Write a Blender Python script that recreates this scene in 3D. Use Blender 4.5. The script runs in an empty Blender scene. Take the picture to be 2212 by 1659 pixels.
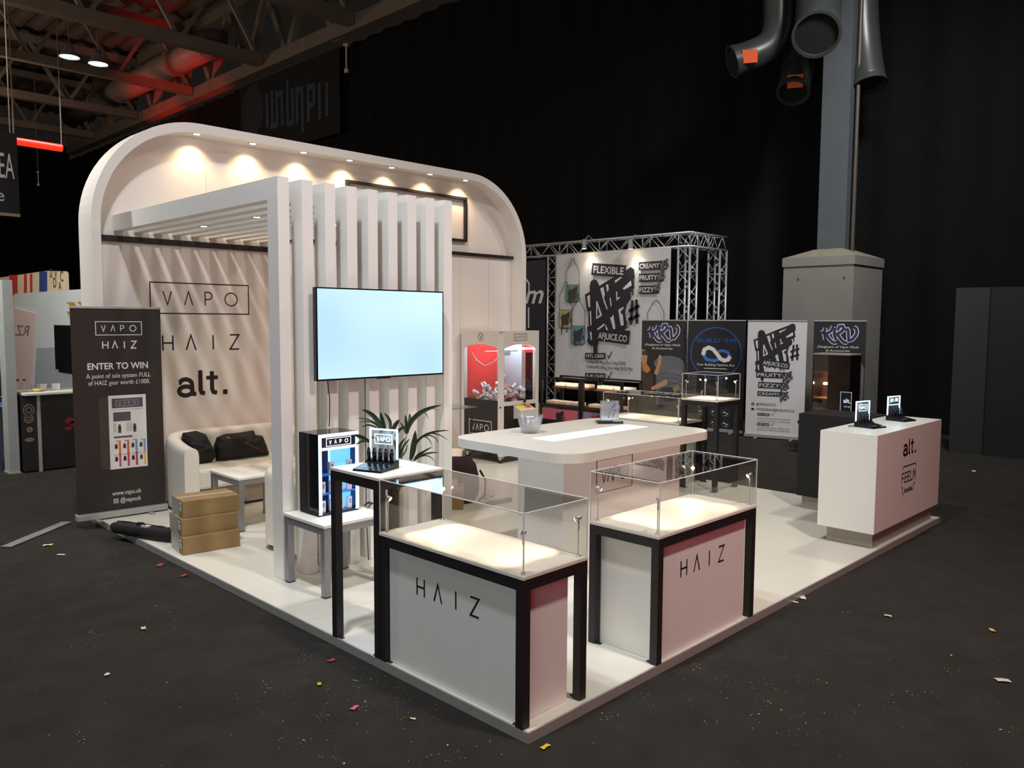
import bpy, bmesh, math, random
from mathutils import Vector, Matrix, noise

# ---------------------------------------------------------------- basics
# world axes: x runs along the right-hand platform edge, y along the left-hand
# platform edge (from the near corner), z up; metres; platform top is z = 0
SC = bpy.context.scene
COL = SC.collection
RND = random.Random(11)
PI = math.pi
FL = -0.056                      # hall floor level

FOC = 1738.46
CAM = Vector((-2.6746, -2.512, 1.9476))
YAW, PIT, ROL = 0.7935, -0.0784, 0.0054
fwd = Vector((math.sin(YAW) * math.cos(PIT), math.cos(YAW) * math.cos(PIT), math.sin(PIT)))
rgt = Vector((math.cos(YAW), -math.sin(YAW), 0))
upv = rgt.cross(fwd)
r2 = rgt * math.cos(ROL) + upv * math.sin(ROL)
u2 = upv * math.cos(ROL) - rgt * math.sin(ROL)


def at(px, py, x=None, y=None, z=None):
    """surveying helper: the point of a given plane seen at a pixel"""
    d = fwd + r2 * ((px - 1106) / FOC) - u2 * ((py - 829.5) / FOC)
    if x is not None:
        t = (x - CAM.x) / d.x
    elif y is not None:
        t = (y - CAM.y) / d.y
    else:
        t = (z - CAM.z) / d.z
    return CAM + d * t


def lin(c):
    return tuple(((v / 255) / 12.92 if v / 255 <= 0.04045 else ((v / 255 + 0.055) / 1.055) ** 2.4) for v in c)


MATS = {}


def mat(name, col, rough=0.5, metal=0.0, emit=0.0, ecol=None, var=0.0, scale=6.0, bump=0.0, spec=0.5, coat=0.0):
    if name in MATS:
        return MATS[name]
    m = bpy.data.materials.new(name)
    m.use_nodes = True
    nt = m.node_tree
    b = nt.nodes['Principled BSDF']
    c = lin(col)
    b.inputs['Base Color'].default_value = (*c, 1)
    b.inputs['Roughness'].default_value = rough
    b.inputs['Metallic'].default_value = metal
    b.inputs['Specular IOR Level'].default_value = spec
    b.inputs['Coat Weight'].default_value = coat
    if emit:
        b.inputs['Emission Color'].default_value = (*lin(ecol or col), 1)
        b.inputs['Emission Strength'].default_value = emit
    if var or bump:
        tc = nt.nodes.new('ShaderNodeTexCoord')
        n = nt.nodes.new('ShaderNodeTexNoise')
        n.inputs['Scale'].default_value = scale
        n.inputs['Detail'].default_value = 6
        nt.links.new(tc.outputs['Object'], n.inputs['Vector'])
        if var:
            r = nt.nodes.new('ShaderNodeValToRGB')
            r.color_ramp.elements[0].position = 0.3
            r.color_ramp.elements[1].position = 0.7
            r.color_ramp.elements[0].color = (*[v * (1 - var) for v in c], 1)
            r.color_ramp.elements[1].color = (*[min(1, v * (1 + var)) for v in c], 1)
            nt.links.new(n.outputs['Fac'], r.inputs['Fac'])
            nt.links.new(r.outputs['Color'], b.inputs['Base Color'])
        if bump:
            bp = nt.nodes.new('ShaderNodeBump')
            bp.inputs['Strength'].default_value = bump
            bp.inputs['Distance'].default_value = 0.01
            nt.links.new(n.outputs['Fac'], bp.inputs['Height'])
            nt.links.new(bp.outputs['Normal'], b.inputs['Normal'])
    MATS[name] = m
    return m


def glassmat(name, tint=(255, 255, 255), base=0.05, haze=0.0, rough=0.0):
    if name in MATS:
        return MATS[name]
    m = bpy.data.materials.new(name)
    m.use_nodes = True
    nt = m.node_tree
    nt.nodes.clear()
    out = nt.nodes.new('ShaderNodeOutputMaterial')
    tr = nt.nodes.new('ShaderNodeBsdfTransparent')
    tr.inputs['Color'].default_value = (*lin(tint), 1)
    gl = nt.nodes.new('ShaderNodeBsdfGlossy')
    gl.inputs['Roughness'].default_value = rough
    lw = nt.nodes.new('ShaderNodeLayerWeight')
    lw.inputs['Blend'].default_value = 0.5
    pw = nt.nodes.new('ShaderNodeMath'); pw.operation = 'POWER'; pw.inputs[1].default_value = 5
    ma = nt.nodes.new('ShaderNodeMath'); ma.operation = 'MULTIPLY_ADD'
    ma.inputs[1].default_value = 1 - base; ma.inputs[2].default_value = base
    mx = nt.nodes.new('ShaderNodeMixShader')
    nt.links.new(lw.outputs['Facing'], pw.inputs[0])
    nt.links.new(pw.outputs[0], ma.inputs[0])
    nt.links.new(ma.outputs[0], mx.inputs['Fac'])
    nt.links.new(tr.outputs[0], mx.inputs[1])
    nt.links.new(gl.outputs[0], mx.inputs[2])
    last = mx
    if haze:
        df = nt.nodes.new('ShaderNodeBsdfDiffuse')
        df.inputs['Color'].default_value = (0.93, 0.93, 0.91, 1)
        m2 = nt.nodes.new('ShaderNodeMixShader')
        m2.inputs['Fac'].default_value = haze
        nt.links.new(mx.outputs[0], m2.inputs[1])
        nt.links.new(df.outputs[0], m2.inputs[2])
        last = m2
    nt.links.new(last.outputs[0], out.inputs['Surface'])
    MATS[name] = m
    return m


def wmat(o):
    m = o.matrix_basis.copy()
    p = o.parent
    while p:
        m = p.matrix_basis @ m
        p = p.parent
    return m


class MB:
    """collects shapes into one mesh"""

    def __init__(self):
        self.bm = bmesh.new()

    def box(self, a, b, bevel=0.0, M=None):
        a, b = Vector(a), Vector(b)
        v = [self.bm.verts.new((x, y, z)) for x in (a.x, b.x) for y in (a.y, b.y) for z in (a.z, b.z)]
        if M:
            for q in v:
                q.co = M @ q.co
        fs = [self.bm.faces.new([v[i] for i in f]) for f in
              ((0, 1, 3, 2), (4, 6, 7, 5), (0, 4, 5, 1), (2, 3, 7, 6), (0, 2, 6, 4), (1, 5, 7, 3))]
        if bevel:
            es = list({e for f in fs for e in f.edges})
            bmesh.ops.bevel(self.bm, geom=es, offset=bevel, segments=2, affect='EDGES', profile=0.6)
        return self

    def ring(self, loops, closed=True, cap=True):
        """skin consecutive loops of equal length"""
        rows = [[self.bm.verts.new(p) for p in l] for l in loops]
        n = len(rows[0])
        for a, b in zip(rows, rows[1:]):
            for i in range(n if closed else n - 1):
                j = (i + 1) % n
                try:
                    self.bm.faces.new((a[i], a[j], b[j], b[i]))
                except ValueError:
                    pass
        if cap and closed:
            for r in (rows[0][::-1], rows[-1]):
                try:
                    self.bm.faces.new(r)
                except ValueError:
                    pass
        return rows

    def cyl(self, p0, p1, r0, r1=None, seg=14, cap=True):
        p0, p1 = Vector(p0), Vector(p1)
        r1 = r0 if r1 is None else r1
        d = (p1 - p0).normalized()
        e = d.orthogonal().normalized()
        f = d.cross(e)
        L = [[p + (e * math.cos(2 * PI * i / seg) + f * math.sin(2 * PI * i / seg)) * r for i in range(seg)]
             for p, r in ((p0, r0), (p1, r1))]
        self.ring(L, cap=cap)
        return self

    def tube(self, pts, r, seg=8):
        pts = [Vector(p) for p in pts]
        rs = r if isinstance(r, (list, tuple)) else [r] * len(pts)
        L = []
        e = None
        for i, p in enumerate(pts):
            d = (pts[min(i + 1, len(pts) - 1)] - pts[max(i - 1, 0)]).normalized()
            if e is None:
                e = d.orthogonal().normalized()
            else:
                e = (e - d * e.dot(d)).normalized()
            f = d.cross(e)
            L.append([p + (e * math.cos(2 * PI * k / seg) + f * math.sin(2 * PI * k / seg)) * rs[i] for k in range(seg)])
        self.ring(L)
        return self

    def lathe(self, prof, c, seg=24, cap=False):
        c = Vector(c)
        L = [[c + Vector((r * math.cos(2 * PI * k / seg), r * math.sin(2 * PI * k / seg), z)) for k in range(seg)] for r, z in prof]
        self.ring(L, cap=cap)
        return self

    def prism(self, poly, F, d0, d1):
        """2-D polygon in a frame, pushed from depth d0 to d1 along the normal"""
        O, ex, ey = F
        n = ex.cross(ey)
        a = [O + ex * p[0] + ey * p[1] + n * d0 for p in poly]
        b = [O + ex * p[0] + ey * p[1] + n * d1 for p in poly]
        self.ring([a, b])
        return self

    def flat(self, poly, F, d=0.0015):
        O, ex, ey = F
        n = ex.cross(ey)
        try:
            self.bm.faces.new([self.bm.verts.new(O + ex * p[0] + ey * p[1] + n * d) for p in poly])
        except ValueError:
            pass
        return self

    def rect(self, a0, b0, a1, b1, F, d=0.0015):
        return self.flat([(a0, b0), (a1, b0), (a1, b1), (a0, b1)], F, d)

    def frame(self, a0, b0, a1, b1, w, F, d=0.0015, thick=0.0):
        for r in ((a0, b0, a1, b0 + w), (a0, b1 - w, a1, b1), (a0, b0 + w, a0 + w, b1 - w), (a1 - w, b0 + w, a1, b1 - w)):
            if thick:
                self.prism([(r[0], r[1]), (r[2], r[1]), (r[2], r[3]), (r[0], r[3])], F, d, d + thick)
            else:
                self.rect(*r, F, d)
        return self

    def stroke(self, pts, w, F, d=0.0015, close=False):
        """flat polyline of width w with mitred corners"""
        P = [Vector((p[0], p[1])) for p in pts]
        n = len(P)
        Lp, Rp = [], []
        for i in range(n):
            if close:
                a, b = P[i - 1], P[(i + 1) % n]
            else:
                a, b = P[max(i - 1, 0)], P[min(i + 1, n - 1)]
            d0 = (P[i] - a).normalized() if (P[i] - a).length > 1e-9 else (b - P[i]).normalized()
            d1 = (b - P[i]).normalized() if (b - P[i]).length > 1e-9 else d0
            t = d0 + d1
            t = t.normalized() if t.length > 1e-6 else d0
            nn = Vector((-t.y, t.x))
            c = max(0.35, nn.dot(Vector((-d0.y, d0.x))))
            Lp.append(P[i] + nn * (w / 2 / c))
            Rp.append(P[i] - nn * (w / 2 / c))
        for i in range(n if close else n - 1):
            j = (i + 1) % n
            self.flat([Rp[i], Rp[j], Lp[j], Lp[i]], F, d)
        return self

    def circle(self, ca, cb, ra, w, F, d=0.0015, seg=40, rb=None):
        rb = rb or ra
        return self.stroke([(ca + ra * math.cos(2 * PI * k / seg), cb + rb * math.sin(2 * PI * k / seg)) for k in range(seg)], w, F, d, True)

    def disc(self, ca, cb, ra, F, d=0.0015, seg=32, rb=None):
        rb = rb or ra
        return self.flat([(ca + ra * math.cos(2 * PI * k / seg), cb + rb * math.sin(2 * PI * k / seg)) for k in range(seg)], F, d)

    def text(self, s, size, F, a, b, d=0.0015, align='CENTER', bold=0.0, shear=0.0, width=None, space=1.0, mirror=False):
        """lettering from the built-in font, laid flat in a frame"""
        cu = bpy.data.curves.new('t', 'FONT')
        cu.body = s; cu.size = size; cu.align_x = align; cu.shear = shear
        cu.space_character = space; cu.resolution_u = 3
        ob = bpy.data.objects.new('t', cu)
        COL.objects.link(ob)
        dg = bpy.context.evaluated_depsgraph_get()
        me = bpy.data.meshes.new_from_object(ob.evaluated_get(dg))
        bpy.data.objects.remove(ob); bpy.data.curves.remove(cu)
        O, ex, ey = F
        n = ex.cross(ey)
        k = 1.0
        if me.vertices and width:
            xs = [v.co.x for v in me.vertices]
            k = width / max(1e-6, max(xs) - min(xs))
        if mirror:
            k = -k
        w_ = bold * size
        for da, db in (((-w_, 0), (w_, 0), (0, -w_), (0, w_)) if bold else ((0, 0),)):
            d += 0.0004
            vs = [self.bm.verts.new(O + ex * (a + da + v.co.x * k) + ey * (b + db + v.co.y) + n * d) for v in me.vertices]
            for p in me.polygons:
                f = [vs[i] for i in p.vertices]
                try:
                    self.bm.faces.new(f[::-1] if mirror else f)
                except ValueError:
                    pass
        bpy.data.meshes.remove(me)
        return self

    def build(self, name, material, parent=None, smooth=False, local=False, recalc=True):
        bm = self.bm
        if recalc:
            bmesh.ops.recalc_face_normals(bm, faces=bm.faces[:])
        me = bpy.data.meshes.new(name)
        o = bpy.data.objects.new(name, me)
        COL.objects.link(o)
        if parent is not None:
            o.parent = parent
            if not local:
                bmesh.ops.transform(bm, matrix=wmat(parent).inverted(), verts=bm.verts[:])
        elif bm.verts and not local:
            lo = Vector([min(v.co[i] for v in bm.verts) for i in range(3)])
            hi = Vector([max(v.co[i] for v in bm.verts) for i in range(3)])
            c = Vector(((lo.x + hi.x) / 2, (lo.y + hi.y) / 2, lo.z))
            bmesh.ops.translate(bm, verts=bm.verts[:], vec=-c)
            o.location = c
        bm.to_mesh(me)
        bm.free()
        if smooth:
            me.shade_smooth()
            if smooth == 'auto':
                me.set_sharp_from_angle(angle=math.radians(42))
        me.materials.append(material)
        return o


def tag(o, label, cat, group=None):
    o['label'] = label
    o['category'] = cat
    if group:
        o['group'] = group
    return o


def thing(name, label, cat, loc=(0, 0, 0), rz=0.0, group=None):
    o = bpy.data.objects.new(name, None)
    o.empty_display_size = 0.1
    COL.objects.link(o)
    o.location = loc
    o.rotation_euler = (0, 0, rz)
    o.matrix_basis = Matrix.Translation(Vector(loc)) @ Matrix.Rotation(rz, 4, 'Z')
    return tag(o, label, cat, group)


def struct(o):
    o['kind'] = 'structure'
    return o


def dup(o, loc=None, rot=None, label=None, group=None, parent=None):
    c = o.copy()
    COL.objects.link(c)
    if parent is not None:
        c.parent = parent
    for ch in list(o.children):
        dup(ch, parent=c)
    if loc is not None:
        c.location = loc
    if rot is not None:
        c.rotation_euler = rot
    if label:
        c['label'] = label
    if group:
        c['group'] = group
    return c


def light(kind, name, loc, energy, col=(255, 255, 255), target=None, size=0.1, spot=60, blend=0.5, sizey=None, spread=180):
    L = bpy.data.lights.new(name, kind)
    L.energy = energy
    L.color = lin(col)
    if kind == 'AREA':
        L.size = size
        L.spread = math.radians(spread)
        if sizey:
            L.shape = 'RECTANGLE'; L.size_y = sizey
    elif kind != 'SUN':
        L.shadow_soft_size = size
    if kind == 'SPOT':
        L.spot_size = math.radians(spot); L.spot_blend = blend
    o = bpy.data.objects.new(name, L)
    COL.objects.link(o)
    o.location = loc
    if target is not None:
        o.rotation_euler = (Vector(target) - Vector(loc)).to_track_quat('-Z', 'Y').to_euler()
    return o


def fr(O, ex, ey):
    return (Vector(O), Vector(ex).normalized(), Vector(ey).normalized())


X, Y, Z = Vector((1, 0, 0)), Vector((0, 1, 0)), Vector((0, 0, 1))

# frames of faces: looking at a -y face x runs right; looking at a -x face, -y runs right


def face_y(y):
    return fr((0, y, 0), X, Z)


def face_x(x):
    return fr((x, 0, 0), -Y, Z)      # 2-D coordinate a = -y


# ---- the two geometric word marks
def glyph(mb, ch, a, b, w, h, t, F, d=0.0015):
    if ch == 'V':
        mb.stroke([(a, b + h), (a + w / 2, b), (a + w, b + h)], t, F, d)
    elif ch == 'A':
        mb.stroke([(a, b), (a + w / 2, b + h), (a + w, b)], t, F, d)
    elif ch == 'P':
        r = h * 0.27
        pts = [(a, b), (a, b + h), (a + w * 0.45, b + h)]
        for k in range(1, 9):
            th = PI / 2 - PI * k / 8
            pts.append((a + w * 0.45 + r * math.cos(th), b + h - r + r * math.sin(th)))
        pts.append((a, b + h - 2 * r))
        mb.stroke(pts, t, F, d)
    elif ch == 'O':
        mb.circle(a + w / 2, b + h / 2, h / 2, t, F, d)
    elif ch == 'H':
        mb.stroke([(a, b), (a, b + h)], t, F, d)
        mb.stroke([(a + w, b), (a + w, b + h)], t, F, d)
        mb.stroke([(a, b + h / 2), (a + w, b + h / 2)], t, F, d)
    elif ch == 'I':
        mb.stroke([(a + w / 2, b), (a + w / 2, b + h)], t, F, d)
    elif ch == 'Z':
        mb.stroke([(a, b + h), (a + w, b + h), (a, b), (a + w, b)], t, F, d)


def word(mb, s, a0, a1, b, h, F, t=None, d=0.0015, wide=0.62):
    """word spread between a0 and a1, letters h tall on baseline b"""
    t = t or h * 0.1
    w = h * wide
    n = len(s)
    ws = [h if c == 'O' else w for c in s]
    gap = ((a1 - a0) - sum(ws)) / (n - 1)
    a = a0
    for c, q in zip(s, ws):
        glyph(mb, c, a, b, q, h, t, F, d)
        a += q + gap


def vapo_box(mb, ca, cb, w, h, F, t=0.006, d=0.0015):
    mb.frame(ca - w / 2, cb - h / 2, ca + w / 2, cb + h / 2, t, F, d)
    word(mb, 'VAPO', ca - w * 0.37, ca + w * 0.37, cb - h * 0.21, h * 0.42, F, t, d)


# ---------------------------------------------------------------- materials
M_WHITE = mat('white_laminate', (238, 236, 232), 0.35, var=0.02, scale=3)
M_GLOSSW = mat('white_gloss', (238, 237, 232), 0.36, var=0.015, scale=2)
M_WALL = mat('white_wall_board', (234, 229, 222), 0.6, var=0.02, scale=2)
M_GRAPH = mat('white_wall_graphic', (232, 222, 215), 0.45, var=0.015, scale=2)
M_DECK = mat('white_platform_deck', (226, 224, 213), 0.3, var=0.03, scale=1.2)
M_ALU = mat('brushed_aluminium', (176, 176, 174), 0.38, 0.35, var=0.06, scale=30)
M_SILVER = mat('silver_paint', (150, 152, 156), 0.4, 0.5, var=0.04, scale=20)
M_CHROME = mat('chrome', (220, 218, 214), 0.25, 0.6, var=0.01)
M_BLACK = mat('black_powder_coat', (33, 31, 31), 0.5, var=0.08, scale=20)
M_BLACKG = mat('black_gloss', (14, 14, 16), 0.12, var=0.05)
M_BLACKM = mat('black_matt', (17, 16, 16), 0.8, var=0.1, scale=10)
M_VINYL = mat('black_vinyl', (26, 22, 22), 0.5, var=0.03)
M_VINYLW = mat('white_print', (225, 222, 218), 0.55, var=0.02)
M_GLASS = glassmat('clear_acrylic', (250, 249, 248), 0.055)
M_GEDGE = glassmat('polished_acrylic_edge', (240, 240, 236), 0.15, haze=0.9, rough=0.2)
M_BULB = mat('lamp_glow', (255, 236, 200), 0.4, emit=60, ecol=(255, 226, 180))
M_LENS = mat('downlight_glow', (255, 244, 225), 0.4, emit=14, ecol=(255, 238, 214))
M_CARD = mat('brown_cardboard', (144, 117, 76), 0.8, var=0.06, scale=9, bump=0.15)
M_TAPE = glassmat('clear_tape', (235, 225, 205), 0.1, haze=0.3, rough=0.25)
M_LEATH = mat('white_leatherette', (226, 222, 212), 0.42, var=0.03, scale=8, bump=0.05)
M_CLOTH = mat('black_cloth', (22, 20, 21), 0.85, var=0.2, scale=14, bump=0.4)
M_LEDW = mat('cool_white_led', (230, 245, 255), 0.4, emit=1.9, ecol=(178, 226, 255))
M_LEDB = mat('blue_lit_panel', (120, 180, 255), 0.4, emit=1.5, ecol=(92, 168, 255))
# ================================================================ the stand
# ---- platform
plat = thing('stand_platform', 'low white exhibition platform with grey metal edge on the dark carpet', 'platform', (3.02, 3.1, FL))
MB().box((0.012, 0.012, FL + 0.002), (6.04, 6.2, -0.002)).build('deck', M_DECK, plat)
mb = MB()
MB().box((0, 0, FL + 0.001), (0.012, 6.2, -0.001)).build('edge_trim', M_ALU, plat)
MB().box((0.012, 0, FL + 0.001), (6.04, 0.012, -0.001)).build('edge_trim', M_ALU, plat)
sm = MB()
for u in (2.0, 4.0):
    sm.box((0.03, u, -0.002), (6.0, u + 0.003, -0.0014))
for v in (2.0, 4.0):
    sm.box((v, 0.03, -0.002), (v + 0.003, 6.0, -0.0014))
sm.build('deck_seam', mat('seam', (196, 194, 186), 0.5, var=0.02), plat)

# ---- arched backdrop
WU, BU, WB = 5.823, 6.057, 6.185
WL0, WL1, WR0, WR1, WZ = 0.05, 0.135, 5.998, 6.083, 3.976


def arch_outline(v0, v1, zt, r, base=0.0, n=20):
    pts = [(v0, base)]
    for k in range(n + 1):
        t = PI - PI / 2 * k / n
        pts.append((v0 + r + r * math.cos(t), zt - r + r * math.sin(t)))
    for k in range(n + 1):
        t = PI / 2 - PI / 2 * k / n
        pts.append((v1 - r + r * math.cos(t), zt - r + r * math.sin(t)))
    pts.append((v1, base))
    return pts


wall = thing('arched_backdrop_wall', 'tall white backdrop wall with rounded top corners, lit by a row of downlights', 'display wall', (3.06, 6.0, 0))
mb = MB()
oo = arch_outline(WL0, WR1, WZ, 1.1)
ii = arch_outline(WL1, WR0, WZ - 0.095, 1.01)
mb.ring([[Vector((p[0], WU, p[1])) for p in ii], [Vector((p[0], WU, p[1])) for p in oo],
         [Vector((p[0], WB, p[1])) for p in oo], [Vector((p[0], WB, p[1])) for p in ii],
         [Vector((p[0], WU, p[1])) for p in ii]], closed=False)
o = mb.build('arch_frame', M_WALL, wall)
FB = face_y(BU)
mb = MB()
mb.prism(arch_outline(WL1 - 0.01, WR0 + 0.01, WZ - 0.085, 1.02), FB, -0.1, 0)
mb.build('back_panel', M_WALL, wall)
mb = MB()
mb.box((WL1, BU - 0.006, 0.0), (2.12, BU, 2.72))
mb.build('graphic_panel', M_GRAPH, wall)
mb = MB()
mb.box((2.12, BU - 0.03, 0.0), (WR0, BU, 2.866))
mb.build('storage_panel', M_WALL, wall)
mb = MB()
for v in (3.1, 4.95, 5.5):
    mb.box((v, BU - 0.032, 0.0), (v + 0.004, BU - 0.0305, 2.866))
mb.box((1.3, BU - 0.002, 2.8), (1.304, BU - 0.0005, WZ - 0.3))
mb.build('panel_joint', mat('joint_grey', (196, 188, 178), 0.7, var=0.03), wall)
MB().box((WL1, BU - 0.035, 2.716), (2.12, BU, 2.776)).build('black_ledge', M_BLACK, wall)
MB().box((2.12, BU - 0.06, 2.862), (WR0 - 0.01, BU, 2.907)).build('black_ledge', M_BLACK, wall)
mb = MB()
mb.frame(3.072, 3.054, 5.074, 3.671, 0.034, FB, 0.0, 0.045)
mb.build('sign_frame', M_BLACK, wall)['label'] = 'large black rectangular sign frame'
FG = face_y(BU - 0.006)
mb = MB()
mb.frame(0.664, 1.999, 1.768, 2.334, 0.0125, FG)
word(mb, 'VAPO', 0.803, 1.625, 2.096, 0.142, FG, 0.0125)
mb.build('lettering', M_VINYL, wall)['label'] = 'black VAPO lettering in a box'
mb = MB()
word(mb, 'HAIZ', 0.787, 1.636, 1.614, 0.16, FG, 0.0165, wide=0.66)
mb.build('lettering', M_VINYL, wall)['label'] = 'black HAIZ lettering'


def alt_mark(mb, a0, a1, b, h, F, d=0.0015):
    """the word alt. in heavy rounded letters between a0 and a1, l height h"""
    W = a1 - a0
    t = h * 0.17
    x = lambda f: a0 + f * W
    # a : bowl, stem, hook
    xh = h * 0.74
    ar = W * 0.36
    mb.circle(a0 + ar * 0.46, b + xh * 0.30, ar * 0.36, t, F, d, 28, rb=xh * 0.235)
    sx = a0 + ar * 0.80
    pts = [(a0 + ar * 0.10, b + xh * 0.74)]
    for k in range(0, 9):
        th = PI * 0.86 - PI * 0.86 * k / 8
        pts.append((a0 + ar * 0.45 + ar * 0.35 * math.cos(th), b + xh * 0.62 + xh * 0.29 * math.sin(th)))
    pts += [(sx, b + xh * 0.2), (sx + ar * 0.06, b + t * 0.55), (sx + ar * 0.22, b + t * 0.5)]
    mb.stroke(pts, t, F, d + 0.0002)
    # l
    lx = x(0.455)
    mb.stroke([(lx, b + h), (lx, b + h * 0.22), (lx + W * 0.02, b + t * 0.7), (lx + W * 0.085, b + t * 0.5)], t, F, d)
    # t
    tx = x(0.685)
    mb.stroke([(tx, b + h * 0.95), (tx, b + h * 0.24), (tx + W * 0.025, b + t * 0.7), (tx + W * 0.10, b + t * 0.5)], t, F, d)
    mb.rect(tx - W * 0.115, b + h * 0.62, tx + W * 0.12, b + h * 0.62 + t * 0.9, F, d + 0.0002)
    # full stop
    mb.rect(x(1) - t * 1.15, b, x(1), b + t * 1.15, F, d)


mb = MB()
alt_mark(mb, 0.925, 1.489, 1.113, 0.278, FG)
mb.build('lettering', M_VINYL, wall)['label'] = 'heavy black alt. lettering'


def downlight(parent, c, r=0.045):
    c = Vector(c)
    mb = MB()
    mb.lathe([(r * 0.72, 0.0), (r, -0.004), (r * 1.15, -0.002), (r * 1.15, 0.001)], c, 20)
    ring = mb.build('downlight', M_CHROME, parent, smooth=True)
    MB().lathe([(r * 0.75, -0.0015), (r * 0.4, -0.004), (0.001, -0.005)], c, 20).build('lamp_lens', M_LENS, ring)
    return ring


for i in range(7):
    v = 1.141 + 0.6325 * i
    downlight(wall, (v, 5.90, WZ - 0.0955))
    light('SPOT', 'downlight_beam', (v, 5.905, WZ - 0.115), 22, (255, 214, 164), (v, 6.0, 3.2), 0.02, 115, 1.0)

# ---- slatted pergola
SU, SZ, S0, SP, SW, SDP = 2.824, 2.978, 0.3295, 0.1965, 0.0923, 0.15
per = thing('slatted_pergola', 'white pergola of nine tall slats bent back to the wall, carrying the television', 'pergola', (1.16, 4.3, 0))
for i in range(9):
    v = S0 + SP * i
    F = fr((v, 0, 0), -Y, Z)
    F = (Vector((v + SW, 0, 0)), Y, Z)          # 2-D = (y, z), normal +x
    mb = MB()
    mb.prism([(SU, 0.0), (SU + SDP, 0.0), (SU + SDP, SZ - 0.155), (BU, SZ - 0.155), (BU, SZ), (SU, SZ)], F, -SW, 0)
    mb.build('slat', M_WHITE, per)
for v, u in ((0.769, 4.98), (0.769, 3.96), (1.555, 4.98), (1.555, 3.96)):
    downlight(per, (v, u, SZ - 0.155), 0.04)
    light('SPOT', 'pergola_beam', (v, u, SZ - 0.185), 12, (255, 224, 185), (v, u, 0), 0.02, 110, 0.9)

# ---- television
TU = 2.734
tv = thing('television', 'large flat television with a pale blue lit screen hung on the white slats', 'television', (1.198, 2.76, 1.487))
MB().box((0.578, TU, 1.487), (1.8185, TU + 0.045, 2.191), 0.004).build('casing', M_BLACKG, tv)
m = mat('tv_screen', (190, 225, 255), 0.3, emit=1.2)
nt = m.node_tree
b = nt.nodes['Principled BSDF']
tc = nt.nodes.new('ShaderNodeTexCoord'); nz = nt.nodes.new('ShaderNodeTexNoise'); rp = nt.nodes.new('ShaderNodeValToRGB')
nz.inputs['Scale'].default_value = 1.3; nz.inputs['Detail'].default_value = 0
rp.color_ramp.elements[0].position = 0.35; rp.color_ramp.elements[1].position = 0.65
rp.color_ramp.elements[0].color = (*lin((178, 216, 250)), 1); rp.color_ramp.elements[1].color = (*lin((204, 236, 255)), 1)
nt.links.new(tc.outputs['Object'], nz.inputs['Vector']); nt.links.new(nz.outputs['Fac'], rp.inputs['Fac'])
nt.links.new(rp.outputs['Color'], b.inputs['Emission Color'])
b.inputs['Base Color'].default_value = (0.02, 0.02, 0.02, 1)
MB().box((0.59, TU - 0.0015, 1.501), (1.807, TU + 0.001, 2.180)).build('screen', m, tv)
MB().box((1.14, TU + 0.004, 1.480), (1.26, TU + 0.03, 1.488)).build('sensor_bar', M_BLACKG, tv)
MB().box((0.8, TU + 0.045, 1.6), (1.6, SU, 2.05)).build('wall_bracket', M_BLACK, tv)
light('AREA', 'television_glow', (1.198, TU - 0.01, 1.84), 7, (190, 224, 255), (1.198, 0, 1.84), 1.2, sizey=0.68)
mb = MB()
mb.tube([(0.707, TU + 0.06, 1.50), (0.705, TU + 0.03, 1.35), (0.715, TU + 0.05, 1.2), (0.708, TU + 0.045, 1.13)], 0.004, 6)
mb.build('power_cable', M_BLACK, tv, smooth=True)
mb = MB()
mb.tube([(1.045, TU + 0.05, 1.50), (1.045, TU + 0.05, 1.0), (1.045, TU + 0.05, 0.4), (1.05, TU + 0.03, 0.02)], 0.004, 6)
mb.build('signal_cable', M_BLACK, tv, smooth=True)


# ---- display cases
def four_legs(t, x0, y0, x1, y1, zt, w=0.05, m=M_BLACK, rail=0.055, feet=True):
    for x, y in ((x0, y0), (x1 - w, y0), (x0, y1 - w), (x1 - w, y1 - w)):
        MB().box((x, y, 0.0), (x + w, y + w, zt), 0.002).build('leg', m, t)
    for a_, b_ in (((x0 + w, y0, zt - rail), (x1 - w, y0 + w, zt)), ((x0 + w, y1 - w, zt - rail), (x1 - w, y1, zt)),
                   ((x0, y0 + w, zt - rail), (x0 + w, y1 - w, zt)), ((x1 - w, y0 + w, zt - rail), (x1, y1 - w, zt))):
        MB().box(a_, b_).build('top_rail', m, t)
    if feet:
        for x, y in ((x0, y1 - w - 0.03), (x1 - w, y0 + w), (x1 - w, y1 - w - 0.03), (x0, y0 + w)):
            MB().box((x + 0.012, y, 0.0), (x + 0.038, y + 0.03, 0.004)).build('floor_bracket', m, t)


def glass_cover(t, x0, y0, x1, y1, z0, z1):
    g = 0.005
    mb = MB()
    mb.box((x0, y0, z0), (x1, y0 + g, z1)).box((x0, y1 - g, z0), (x1, y1, z1))
    mb.box((x0, y0 + g, z0), (x0 + g, y1 - g, z1)).box((x1 - g, y0 + g, z0), (x1, y1 - g, z1))
    mb.box((x0 + g, y0 + g, z1 - g), (x1 - g, y1 - g, z1))
    cov = mb.build('acrylic_cover', M_GLASS, t)
    e = 0.0048
    mb = MB()
    for x in (x0, x1):
        for y in (y0, y1):
            mb.box((x - e / 2, y - e / 2, z0), (x + e / 2, y + e / 2, z1))
        mb.box((x - e / 2, y0, z1 - e / 2), (x + e / 2, y1, z1 + e / 2))
    for y in (y0, y1):
        mb.box((x0, y - e / 2, z1 - e / 2), (x1, y + e / 2, z1 + e / 2))
    mb.build('polished_edge', M_GEDGE, cov)
    return cov


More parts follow.
